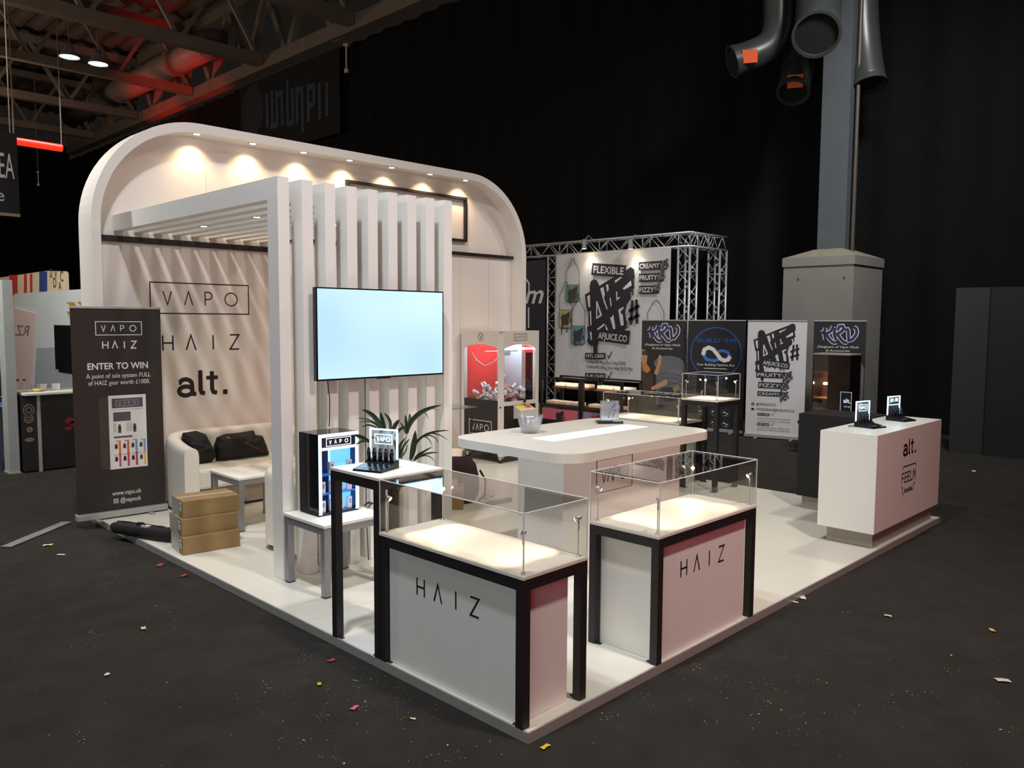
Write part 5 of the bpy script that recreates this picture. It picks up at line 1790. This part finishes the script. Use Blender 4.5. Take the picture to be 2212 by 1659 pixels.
drape('wall_right', (13.0, 51.5, 0), (13.0, -13, 0), FL, 11.0, 0.9, 0.06)
drape('wall_back', (-15.5, 48, 0), (12.8, 48, 0), FL, 11.6, 1.2, 0.08)
struct(MB().box((-16.2, -14, FL), (-16, 52, 14.2)).build('wall_left', mat('hall_wall', (44, 42, 42), 0.9, var=0.06)))
struct(MB().box((-16, -14.2, FL), (13.4, -14, 14.2)).build('wall_front', MATS['hall_wall']))

# ---- roof steel
M_STEEL = mat('roof_steel', (120, 110, 100), 0.6, 0.1, var=0.1, scale=2)


def girder(name, label, p, q, depth, n, w, wd, group, top=True):
    p, q = Vector(p), Vector(q)
    t = thing(name, label, 'roof truss', (p + q) / 2, group=group)
    d = (q - p).normalized(); side = d.cross(Z)

    def bar(a, b, ww, hh):
        mb = MB()
        dd = (b - a).normalized(); s = side; u_ = s.cross(dd).normalized()
        mb.ring([[x + s * ww * i + u_ * hh * j for i, j in ((-.5, -.5), (.5, -.5), (.5, .5), (-.5, .5))] for x in (a, b)])
        return mb

    bar(p, q, w, w * 1.1).build('bottom_chord', M_STEEL, t)
    if top:
        bar(p + Z * depth, q + Z * depth, w, w).build('top_chord', M_STEEL, t)
    for i in range(n):
        a = p.lerp(q, i / n); b = p.lerp(q, (i + 0.5) / n) + Z * depth; c = p.lerp(q, (i + 1) / n)
        bar(a, b, wd, wd).build('brace', M_STEEL, t)
        bar(c, b, wd, wd).build('brace', M_STEEL, t)
    return t


girder('roof_girder', 'heavy steel roof girder running away above the black drape', (12.55, 6, 11.25), (12.55, 47, 11.25), 2.6, 14, 0.42, 0.24, 'roof steelwork')
for lab, y in (('nearest', 13.6), ('second nearest', 19.4), ('third nearest', 25.2), ('fourth nearest', 31.0), ('second farthest', 36.8), ('farthest', 42.6)):
    girder('roof_truss', 'steel roof truss crossing the hall overhead, %s of six' % lab, (-14, y, 11.35), (12.3, y, 11.35), 2.4, 9, 0.36 if y < 30 else 0.3, 0.13, 'roof steelwork')
# air duct lit red among the roof steel
dA, dB2 = at(300, 176, z=12.4), at(395, 128, z=12.4)
t = thing('roof_duct', 'fat duct glowing red in the stage light under the far roof', 'duct', (dA.x, 33, 12.4))
xd = (dA.x + dB2.x) / 2
MB().tube([(xd, 27.5, 12.4), (xd, 31, 12.4), (xd, 36, 12.4), (xd, 44, 12.4)], 0.5, 20).build('duct_pipe', mat('roof_duct_grey', (130, 120, 114), 0.5, var=0.1), t, smooth=True)
for y in (28, 31, 34, 37, 40):
    MB().cyl((xd, y, 12.4), (xd, y + 0.1, 12.4), 0.54, seg=20).build('duct_flange', MATS['roof_duct_grey'], t)
for lab, px, py in (('left of two round white hall lamps under the roof', 150, 124), ('right of two round white hall lamps under the roof', 212, 139)):
    c = at(px, py, z=11.0)
    t = thing('high_bay_lamp', lab, 'ceiling lamp', c)
    mb = MB(); mb.lathe([(0.33, 0.0), (0.30, 0.08), (0.14, 0.28), (0.10, 0.5), (0.001, 0.5)], c, 24)
    mb.build('lamp_shade', M_SILVER, t, smooth=True)
    MB().lathe([(0.001, 0.02), (0.30, 0.02)], c, 24).build('lamp_lens', mat('lamp_white', (235, 255, 255), 0.4, emit=9, ecol=(232, 250, 255)), t)
    MB().cyl(c + Z * 0.5, c + Z * 3.2, 0.02, seg=6).build('suspension', M_STEEL, t)
    light('SPOT', 'high_bay_beam', c - Z * 0.05, 500, (225, 240, 255), c - Z * 9, 0.25, 130, 0.8)
for lab, px, y0_, y1_, xx in (('white dome camera on a pole under the roof girder', 748, 96, 158, 12.5), ('small sensor on a pole under the far red-lit girder', 82, 371, 402, 9.0)):
    a, b = at(px, y0_, x=xx), at(px, y1_, x=xx)
    k_ = (a - b).length
    t = thing('pole_camera', lab, 'camera', a)
    M_CW = mat('camera_white', (200, 198, 194), 0.5, var=0.03, emit=0.0)
    mb = MB(); mb.cyl(a, a - Z * k_ * 0.06, k_ * 0.11, seg=14); mb.cyl(a, Vector((a.x, a.y, b.z)) + Z * k_ * .1, k_ * 0.03, seg=8)
    mb.build('pole', M_CW, t)
    c = Vector((a.x, a.y, b.z))
    MB().cyl(c + Z * k_ * 0.14, c, k_ * 0.085, seg=16).build('camera_housing', M_CW, t)
    MB().lathe([(k_ * 0.06, 0), (k_ * 0.05, -k_ * 0.04), (0.001, -k_ * 0.07)], c, 16).build('lens_dome', M_BLACKG, t, smooth=True)
    MB().box((a.x - 0.4, a.y - 0.2, a.z), (12.6, a.y + 0.2, a.z + 0.03)).build('mount_plate', M_STEEL, t) if xx > 10 else MB().cyl(a, a + Z * 6, 0.015, seg=6).build('suspension', M_STEEL, t)
# reversed blue logo projected on the drape, its light painted as coloured flats
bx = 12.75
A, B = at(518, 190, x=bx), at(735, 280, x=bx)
t = thing('projected_blue_logo', 'dim blue reversed logo projected on the drape under the roof girder, painted in colour', 'sign', (bx, (A.y + B.y) / 2, 8.3))
M_BLUES = mat('projected_blue', (40, 62, 86), 0.7, var=0.3, scale=1.5)
FS = (Vector((bx, 0, 0)), -Y, Z)
Qs = lambda px, py: (lambda p: (-p.y, p.z))(at(px, py, x=bx))
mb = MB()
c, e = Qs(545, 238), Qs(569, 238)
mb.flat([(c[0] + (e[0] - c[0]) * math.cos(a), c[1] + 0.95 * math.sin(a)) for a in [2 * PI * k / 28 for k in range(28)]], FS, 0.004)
o = mb.build('round_logo', mat('projected_blue_dim', (22, 28, 42), 0.7, var=0.2), t)
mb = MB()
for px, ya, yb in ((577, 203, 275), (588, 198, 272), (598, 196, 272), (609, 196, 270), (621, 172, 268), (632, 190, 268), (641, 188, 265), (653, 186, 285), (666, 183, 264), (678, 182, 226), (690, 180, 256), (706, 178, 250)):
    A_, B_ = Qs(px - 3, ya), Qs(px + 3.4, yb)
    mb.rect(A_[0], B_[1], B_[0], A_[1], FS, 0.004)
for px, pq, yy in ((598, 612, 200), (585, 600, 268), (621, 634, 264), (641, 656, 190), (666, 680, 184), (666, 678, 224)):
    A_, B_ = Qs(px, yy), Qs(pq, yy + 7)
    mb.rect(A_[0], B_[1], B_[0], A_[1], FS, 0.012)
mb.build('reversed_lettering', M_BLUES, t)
MB().box((bx + 0.0, B.y, B.z - 0.1), (bx + 0.003, A.y, A.z)).build('logo_back_sheet', mat('logo_back_black', (8, 8, 9), 0.9, var=0.1), t)  # added black sheet behind the painted projection

# ---- far left: hanging board and the next stand
A, B = at(36, 289, y=16.0), at(36, 462, y=16.0)
t = thing('hanging_board', 'black board with white capitals hanging at the left picture edge', 'sign', (1.0, 16.0, B.z))
MB().box((-0.2, 16.0, B.z), (A.x, 16.12, A.z)).build('board', mat('board_black', (9, 10, 15), 0.6, var=0.08), t)
FE = (Vector((0, 16.0, 0)), X, Z)
mb = MB()
q = at(-1, 383, y=16.0); q2 = at(29, 330, y=16.0)
mb.text('EA', (q2.z - q.z) * 1.38, FE, q2.x, q.z, 0.002, 'RIGHT', 0.0, width=(q2.x - q.x))
q3, q4 = at(-6, 433, y=16.0), at(10, 410, y=16.0)
mb.text('e', 0.34, FE, q4.x, q3.z, 0.002, 'RIGHT', 0.0)
mb.build('lettering', mat('board_print', (196, 200, 206), 0.6, var=0.03), t)
MB().box((-0.2, 15.98, B.z - 0.06), (A.x, 16.0, B.z)).build('bottom_rail', mat('rail_tan', (150, 128, 96), 0.5, var=0.05), t)
mb = MB()
for x in (0.1, A.x - 0.1):
    mb.cyl((x, 16.06, A.z), (x, 16.06, 14.25), 0.012, seg=6)
mb.build('suspension', M_STEEL, t)
for lab, a, b, r in (('bright red light tube high at the left, beside the hanging board', (30, 304), (133, 320), 0.16),):
    p, q = at(*a, y=30.0), at(*b, y=30.2)
    t = thing('red_light_tube', lab, 'light tube', (p + q) / 2)
    MB().cyl(p, q, 0.13, seg=12).build('tube', mat('red_neon', (255, 40, 20), 0.4, emit=1.7, ecol=(255, 44, 22)), t)
    mb = MB()
    for c in (p, q):
        mb.cyl(c, Vector((c.x, c.y, 14.25)), 0.02, seg=6)
    mb.build('suspension', M_STEEL, t)

BXV = 1.25          # side wall of the next stand
W_ = lambda px, py: at(px, py, x=BXV)
lb = thing('booth_wall', 'pale grey wall of the next stand with a gold emblem, behind the dark VAPO banner', 'wall panel', (BXV, 12.0, FL))
M_BOOTH = mat('booth_grey', (178, 184, 186), 0.6, var=0.04, scale=2)
MB().box((BXV, 9.75, FL), (BXV + 0.1, 13.4, 2.365)).build('panel', M_BOOTH, lb)
FW = (Vector((BXV, 0, 0)), -Y, Z)
Qw = lambda px, py: (lambda p: (-p.y, p.z))(W_(px, py))
mb = MB()
mb.flat([Qw(*p) for p in ((143, 653), (160, 653), (170, 668), (160, 668))][::-1], FW)
mb.flat([Qw(*p) for p in ((166, 652), (176, 652), (176, 662))][::-1], FW)
mb.flat([Qw(*p) for p in ((145, 673), (160, 672), (160, 679), (147, 680))][::-1], FW)
mb.build('gold_emblem', mat('gold_print', (150, 118, 44), 0.5, var=0.08), lb)
mb = MB(); a = Qw(148, 688); mb.text('THE', 0.07, FW, a[0], a[1], 0.002, 'LEFT'); mb.build('lettering', mat('pale_print', (140, 146, 148), 0.6, var=0.02), lb)
mb = MB(); mb.prism([Qw(*p) for p in ((26, 905), (66, 880), (71, 830), (78, 676), (26, 664))], FW, 0.0, 0.03)
mb.build('pink_panel', mat('booth_pink_grey', (186, 164, 162), 0.6, var=0.04), lb)
mb = MB(); mb.prism([Qw(*p) for p in ((74, 870), (175, 850), (175, 748), (80, 752))], FW, 0.0, 0.008)
mb.build('grey_panel', mat('booth_dim_grey', (140, 146, 152), 0.6, var=0.06), lb)
q, q2 = Qw(36, 724), Qw(67, 703)
mb = MB(); mb.text('RZ', (q2[1] - q[1]) * 1.45, FW, (q[0] + q2[0]) / 2, q[1], 0.034, 'CENTER', 0.0, shear=-0.3, width=q2[0] - q[0], mirror=True)
mb.build('lettering', mat('booth_print', (104, 100, 104), 0.5, var=0.03), lb)
tv2 = thing('television', 'dark switched-off television on the pale wall of the next stand', 'television', (BXV - 0.06, 10.6, 1.2))
M_OFF = mat('tv_black', (8, 9, 11), 0.6, var=0.05, spec=0.2)
Qt = lambda px, py: (lambda p: (-p.y, p.z))(at(px, py, x=BXV - 0.06))
A, B = Qt(116, 702), Qt(170, 805)
MB().box((BXV - 0.06, -B[0], B[1]), (BXV - 0.012, -A[0], A[1]), 0.004).build('casing', M_OFF, tv2)
MB().box((BXV - 0.0605, -B[0] + 0.02, B[1] + 0.02), (BXV - 0.06, -A[0] - 0.02, A[1] - 0.02)).build('screen', mat('screen_off', (8, 10, 14), 0.5, var=0.05, spec=0.2), tv2)
MB().box((BXV - 0.013, -B[0] + 0.2, B[1] + 0.15), (BXV - 0.001, -A[0] - 0.2, A[1] - 0.15)).build('wall_bracket', M_BLACK, tv2)
hb = thing('striped_banner', 'red, white and blue striped banner rising behind the next stand', 'banner', (BXV + 0.3, 12.4, 2.3))
SX = BXV + 0.35
Qh = lambda px, py: (lambda p: (-p.y, p.z))(at(px, py, x=SX))
A, B = Qh(0, 596), Qh(141, 628)
FHB = (Vector((SX, 0, 0)), -Y, Z)
MB().prism([Qh(-4, 600), (Qh(-4, 600)[0], 2.0), (Qh(141, 600)[0], 2.0), Qh(141, 590), Qh(138, 586), Qh(100, 585)], FHB, -0.05, 0.0).build('banner_cloth', mat('banner_cream', (214, 196, 168), 0.6, var=0.04), hb)
for nm, col, quads in (('red_stripe', (190, 52, 44), (((20, 594, 38, 638), (52, 592, 58, 636), (65, 591, 70, 635)))), ('blue_stripe', (44, 66, 130), ((85, 586, 102, 634),))):
    mb = MB()
    for a0, b0, a1, b1 in quads:
        mb.flat([Qh(a0, b1), Qh(a1, b1), Qh(a1, b0), Qh(a0, b0)], FHB, 0.002)
    mb.build(nm, mat(nm, col, 0.6, var=0.04), hb)
mb = MB()
for s_, px, py, h in (('D', 119, 621, 0.24), ('A', 130, 626, 0.20), ('D', 111, 599, 0.2), ('V', 121, 601, 0.2), ('C', 134, 608, 0.24)):
    a = Qh(px, py); mb.text(s_, h, FHB, a[0], a[1], 0.003, bold=0.01)
mb.build('lettering', mat('banner_brown', (92, 66, 52), 0.6, var=0.03), hb)
MB().box((SX + 0.02, -Qh(141, 600)[0] + 0.05, FL), (SX + 0.05, -Qh(141, 600)[0] + 0.1, 2.0)).build('support_post', M_ALU, hb)

po = thing('grey_post', 'grey square post at the front of the next stand', 'post', (0.13, 9.3, FL))
A, B = at(11, 1020, z=FL), at(44, 1022, z=FL)
top = 2.43
MB().box((A.x + 0.01, B.y, FL), (B.x, B.y + 0.25, top)).build('shaft', mat('post_grey', (150, 154, 152), 0.7, var=0.06), po)
MB().box((A.x + 0.0, B.y - 0.01, FL), (B.x + 0.01, B.y + 0.26, FL + 0.02)).build('base_plate', M_ALU, po)
nv = thing('navy_panel', 'navy printed panel cut by the left picture edge', 'panel', (-0.2, 9.6, FL))
MB().box((A.x - 1.0, 9.55, FL), (A.x - 0.005, 9.62, 2.42)).build('board', mat('navy_board', (52, 56, 84), 0.5, var=0.25, scale=1.2), nv)
FV = face_y(9.55)
mb = MB()
for px, py, pq, pr2 in ((-14, 740, 4, 760), (-12, 782, 5, 800), (-14, 868, 8, 880)):
    a, b = at(px, pr2, y=9.55), at(pq, py, y=9.55)
    mb.rect(a.x, a.z, b.x, b.z, FV)
mb.build('blue_print', mat('navy_print_blue', (70, 132, 206), 0.5, var=0.08), nv)
mb = MB(); a, b = at(-20, 880, y=9.55), at(8, 856, y=9.55); mb.frame(a.x, a.z, b.x, b.z, 0.006, FV, 0.003); mb.build('white_print', M_VINYLW, nv)
cab = thing('booth_counter', 'dark printed counter with a white top on the next stand', 'counter', (0.6, 9.35, FL))
a, b = at(46, 850, y=9.2), at(182, 842, y=9.2)
ztop = 0.985
p85 = at(84, 900, y=9.2).x
MB().box((a.x, 9.2, FL + 0.02), (p85 - 0.02, 9.75, ztop - 0.03)).build('end_panel', mat('counter_black', (30, 27, 28), 0.5, var=0.1), cab)
MB().box((p85 + 0.02, 9.2, FL + 0.02), (b.x + 0.3, 9.75, ztop - 0.03)).build('front_panel', mat('counter_dark', (34, 28, 30), 0.4, var=0.12), cab)
MB().box((p85 - 0.02, 9.19, FL), (p85 + 0.02, 9.76, ztop - 0.03)).build('frame_post', M_ALU, cab)
MB().box((a.x + 0.012, 9.1, ztop - 0.03), (b.x + 0.3, 9.78, ztop), 0.004).build('counter_top', mat('counter_cream', (206, 206, 190), 0.5, var=0.03), cab)
FC = face_y(9.2)
mb = MB()
for px, py, r in ((152, 908, 0.10), (160, 915, 0.08), (148, 925, 0.06)):
    c = at(px, py, y=9.2); mb.disc(c.x, c.z, r * 0.7, FC, 0.002, 14, r * 0.45)
mb.build('red_print', mat('counter_red', (130, 28, 38), 0.6, var=0.3, scale=5), cab)
mb = MB()
for px, py, ra, rb in ((62, 886, 0.062, 0.07), (62, 905, 0.05, 0.05), (64, 928, 0.03, 0.03), (64, 950, 0.05, 0.02)):
    c = at(px, py, y=9.2); mb.circle(c.x, c.z, ra, 0.012, FC, 0.002, 18, rb=rb); mb.circle(c.x, c.z, ra * 0.55, 0.012, FC, 0.002, 14, rb=rb * 0.5)
mb.build('pale_print', mat('counter_pale', (122, 112, 92), 0.6, var=0.2), cab)
for lab, px in (('left of two clear water bottles on the next stand counter', 39), ('right of two clear water bottles on the next stand counter', 53)):
    c = at(px, 838, y=9.4)
    t = thing('water_bottle', lab, 'bottle', (c.x, 9.4, ztop), group='water bottles')
    mb = MB(); mb.lathe([(0.001, 0), (0.032, 0.0), (0.034, 0.10), (0.014, 0.135), (0.013, 0.15)], (c.x, 9.4, ztop + 0.0005), 16)
    mb.build('bottle_body', MATS['clear_plastic'], t, smooth=True)
    MB().cyl((c.x, 9.4, ztop + 0.148), (c.x, 9.4, ztop + 0.168), 0.016, seg=12).build('cap', M_BLACK, t)
c = at(80, 833, y=9.35)
t = thing('snack_bowl', 'small yellow dish on the next stand counter', 'bowl', (c.x, 9.35, ztop))
mb = MB(); mb.lathe([(0.001, 0.002), (0.04, 0.0), (0.075, 0.035), (0.07, 0.035), (0.04, 0.008), (0.001, 0.008)], (c.x, 9.35, ztop + 0.0005), 20); mb.build('dish', mat('dish_cream', (214, 200, 150), 0.5, var=0.04), t, smooth=True)
mb = MB(); mb.lathe([(0.001, 0.05), (0.05, 0.04), (0.066, 0.03)], (c.x, 9.35, ztop), 14); mb.build('snacks', mat('snack_yellow', (186, 140, 30), 0.6, var=0.3, scale=30), t, smooth=True)
for lab, px, rz in (('left of two folded white cartons on the next stand counter', 90, 0.4), ('right of two folded white cartons on the next stand counter', 121, -0.3)):
    c = at(px, 833, y=9.5)
    t = thing('white_carton', lab, 'carton', (c.x, 9.5, ztop + 0.0005), rz)
    MB().box((-0.05, -0.03, 0), (0.05, 0.03, 0.085), 0.004).build('carton', M_BOXW, t, local=True)
    MB().box((-0.05, -0.034, 0.06), (0.05, -0.03, 0.085)).build('flap', M_BOXW, t, local=True)

# ---- things dropped on the carpet
sl = thing('plastic_sleeve', 'long crumpled clear plastic sleeve on the carpet left of the VAPO banner', 'plastic wrap', (-0.5, 5.8, FL), 0)
A, B = at(12, 1182, z=FL + 0.01), at(144, 1128, z=FL + 0.01)
ex = (B - A).normalized(); sd = ex.cross(Z)
rows = []
for i in range(25):
    s = i / 24
    c = A.lerp(B, s)
    w = 0.05 + 0.006 * noise.noise(Vector((i * 0.9, 0, 0)))
    rows.append([c + sd * w * j + Z * (0.004 + 0.012 * abs(noise.noise(Vector((i * 0.7, j * 2.0, 3)))) * (1.2 - abs(j))) for j in (-1, -.5, 0, .5, 1)])
mb = MB(); mb.ring(rows, closed=False)
mb.build('sleeve', glassmat('cling_plastic', (205, 218, 228), 0.16, haze=0.2, rough=0.2), sl, smooth=True, recalc=False)

scr = [(310, 1358, (214, 190, 130), 'cream', 0.035, 'below the left platform edge, nearest the box stack'), (232, 1458, (220, 214, 196), 'white', 0.022, 'far out on the carpet at the left'),
       (103, 1178, (222, 196, 150), 'cream', 0.05, 'beside the plastic sleeve'), (132, 1199, (190, 196, 200), 'pale grey', 0.04, 'just in front of the plastic sleeve'),
       (347, 1221, (150, 56, 56), 'red', 0.05, 'close below the box stack'), (398, 1244, (150, 52, 58), 'red', 0.04, 'by the platform edge below the box stack'),
       (715, 1427, (170, 58, 58), 'red', 0.03, 'by the platform edge left of the nearest case'), (766, 1530, (206, 96, 118), 'pink', 0.032, 'on the carpet left of the nearest case'),
       (690, 1479, (196, 176, 60), 'yellow', 0.022, 'on the carpet left of the nearest case'), (892, 1553, (206, 196, 160), 'cream', 0.02, 'left of the near platform corner'),
       (1178, 1614, (222, 178, 44), 'yellow', 0.034, 'right under the near platform corner'), (2143, 1362, (214, 160, 96), 'tan', 0.035, 'far out on the carpet at the right'),
       (2166, 1470, (196, 192, 182), 'white', 0.05, 'lowest at the right picture edge'), (1735, 1291, (214, 210, 204), 'white', 0.05, 'at the right platform edge right of the second case'),
       (1717, 1301, (204, 200, 196), 'grey white', 0.03, 'just left of a larger white scrap at the right platform edge'), (1918, 1331, (206, 198, 176), 'cream', 0.03, 'on the carpet right of the platform'),
       (2104, 1018, (206, 204, 198), 'white', 0.06, 'farthest away, right of the white counter')]
for px, py, col, cn, sz, wh in scr:
    c = at(px, py, z=FL + 0.004)
    sz *= 0.75
    mb = MB()
    a = RND.uniform(0, PI)
    e, f = Vector((math.cos(a), math.sin(a), 0)), Vector((-math.sin(a), math.cos(a), 0))
    rows = [[c + e * sz * (i - 1) + f * sz * 0.55 * (j - 1) * (1 + 0.3 * RND.uniform(-1, 1)) + Z * (0.0015 + 0.006 * RND.random()) for j in range(3)] for i in range(3)]
    mb.ring(rows, closed=False)
    o = mb.build('paper_scrap', mat('scrap_%d_%d_%d' % col, col, 0.7, var=0.05))
    md = o.modifiers.new('t', 'SOLIDIFY'); md.thickness = 0.001
    tag(o, '%s paper scrap %s' % (cn, wh), 'paper scrap', 'scraps on the carpet')
rr = random.Random(5)
clus = [(rr.gauss(830, 150), rr.gauss(1490, 60), rr.uniform(8, 34), rr.uniform(6, 18)) for _ in range(26)] + \
    [(rr.gauss(1420, 110), rr.gauss(1480, 50), rr.uniform(8, 26), rr.uniform(5, 14)) for _ in range(12)] + \
    [(rr.uniform(1500, 2200), rr.uniform(1240, 1600), rr.uniform(6, 26), rr.uniform(4, 10)) for _ in range(14)] + \
    [(rr.uniform(30, 640), rr.uniform(1180, 1640), rr.uniform(6, 26), rr.uniform(4, 12)) for _ in range(8)]
for nm, col, n in (('pale', (176, 168, 150), 900), ('yellow', (168, 142, 78), 150)):
    mb = MB()
    for i in range(n):
        if rr.random() < 0.62:
            c_ = rr.choice(clus)
            px, py = rr.gauss(c_[0], c_[2]), rr.gauss(c_[1], c_[3])
        elif rr.random() < 0.5:
            px, py = rr.gauss(850, 190), rr.gauss(1490, 80)
        else:
            px, py = rr.uniform(20, 2210), rr.uniform(1150, 1655)
        if py < 1120:
            continue
        c = at(px, py, z=FL + 0.003)
        if c.x > -0.04 and c.y > -0.04:
            continue
        if (c - CAM).length > 14 or c.x > 11 or c.y > 20:
            continue
        s = rr.uniform(0.0010, 0.0030) * (2.4 if rr.random() < 0.07 else 1)
        a = rr.uniform(0, PI)
        e, f = Vector((math.cos(a), math.sin(a), rr.uniform(-.2, .2))) * s, Vector((-math.sin(a), math.cos(a), rr.uniform(-.2, .2))) * s * rr.uniform(0.4, 1)
        mb.ring([[c - e - f, c + e - f], [c - e + f, c + e + f]], closed=False)
    o = mb.build('confetti', mat('confetti_' + nm, col, 0.7, var=0.2, scale=3), recalc=False)
    tag(o, '%s specks of confetti and fluff strewn over the dark carpet' % nm, 'litter')
    o['kind'] = 'stuff'

# ================================================================ light
w = bpy.data.worlds.new('hall_air')
w.use_nodes = True
w.node_tree.nodes['Background'].inputs[0].default_value = (*lin((150, 140, 130)), 1)
w.node_tree.nodes['Background'].inputs[1].default_value = 0.03
SC.world = w
light('AREA', 'hall_lamp', (1.2, -3.4, 9.0), 106, (255, 246, 232), (2.4, 1.0, 0), 0.55, spread=80)
light('AREA', 'hall_lamp', (-1.7, 0.5, 9.2), 180, (246, 249, 255), (1.5, 3.4, 0), 0.45, spread=110)
light('AREA', 'hall_lamp', (9.2, 0.5, 9.5), 95, (255, 242, 222), (3.5, 2.0, 0), 0.6, spread=110)
light('AREA', 'hall_ambient_fill', (-9.6, -3.2, 3.8), 235, (250, 250, 250), (1.5, 3.0, 1.2), 7, sizey=4)  # added soft area light, filling in the hall's ambient from the left
light('AREA', 'stage_wash_red', (3.0, -9.5, 2.4), 27, (255, 56, 84), (2.6, 0, 0.6), 4, sizey=2, spread=78)
light('SPOT', 'stage_spot_red', (xd - 1.5, 25, 7.0), 1500, (255, 50, 30), (xd, 31, 12.4), 0.3, 42, 0.9)
light('SPOT', 'stage_spot_red', (9.5, 33, 7.0), 1100, (255, 40, 20), (12.4, 34, 11.3), 0.3, 50, 0.9)
light('POINT', 'hall_fill_far', (0, 16, 7.5), 560, (255, 228, 200), size=1.0)
light('POINT', 'hall_fill_far', (2, 32, 8.0), 750, (255, 226, 198), size=1.0)
light('AREA', 'next_stand_lamp', (-2.5, 8.5, 5.0), 300, (255, 250, 240), (0.8, 10.5, 1.4), 0.8)
light('AREA', 'pillar_banner_fill', (7.5, -0.2, 9.0), 190, (250, 248, 244), (11.2, 4.2, 3.0), 1.0, spread=95)  # added unseen light, aimed to brighten the pillar and roll-up banners

# ================================================================ camera
cam = bpy.data.cameras.new('camera')
cam.sensor_width = 36
cam.lens = FOC / 2212 * 36
cam.clip_end = 200
co = bpy.data.objects.new('camera', cam)
COL.objects.link(co)
Mc = Matrix((r2, u2, -fwd)).transposed().to_4x4()
Mc.translation = CAM
co.matrix_world = Mc
SC.camera = co
SC.view_settings.view_transform = 'Standard'
SC.view_settings.look = 'None'
SC.view_settings.exposure = 0.0
SC.view_settings.gamma = 1.0
SC.view_settings.use_curve_mapping = False
SC.cycles.use_denoising = True
SC.cycles.max_bounces = 8
SC.cycles.transparent_max_bounces = 24
SC.cycles.sample_clamp_indirect = 6
SC.cycles.caustics_reflective = False
SC.cycles.caustics_refractive = False
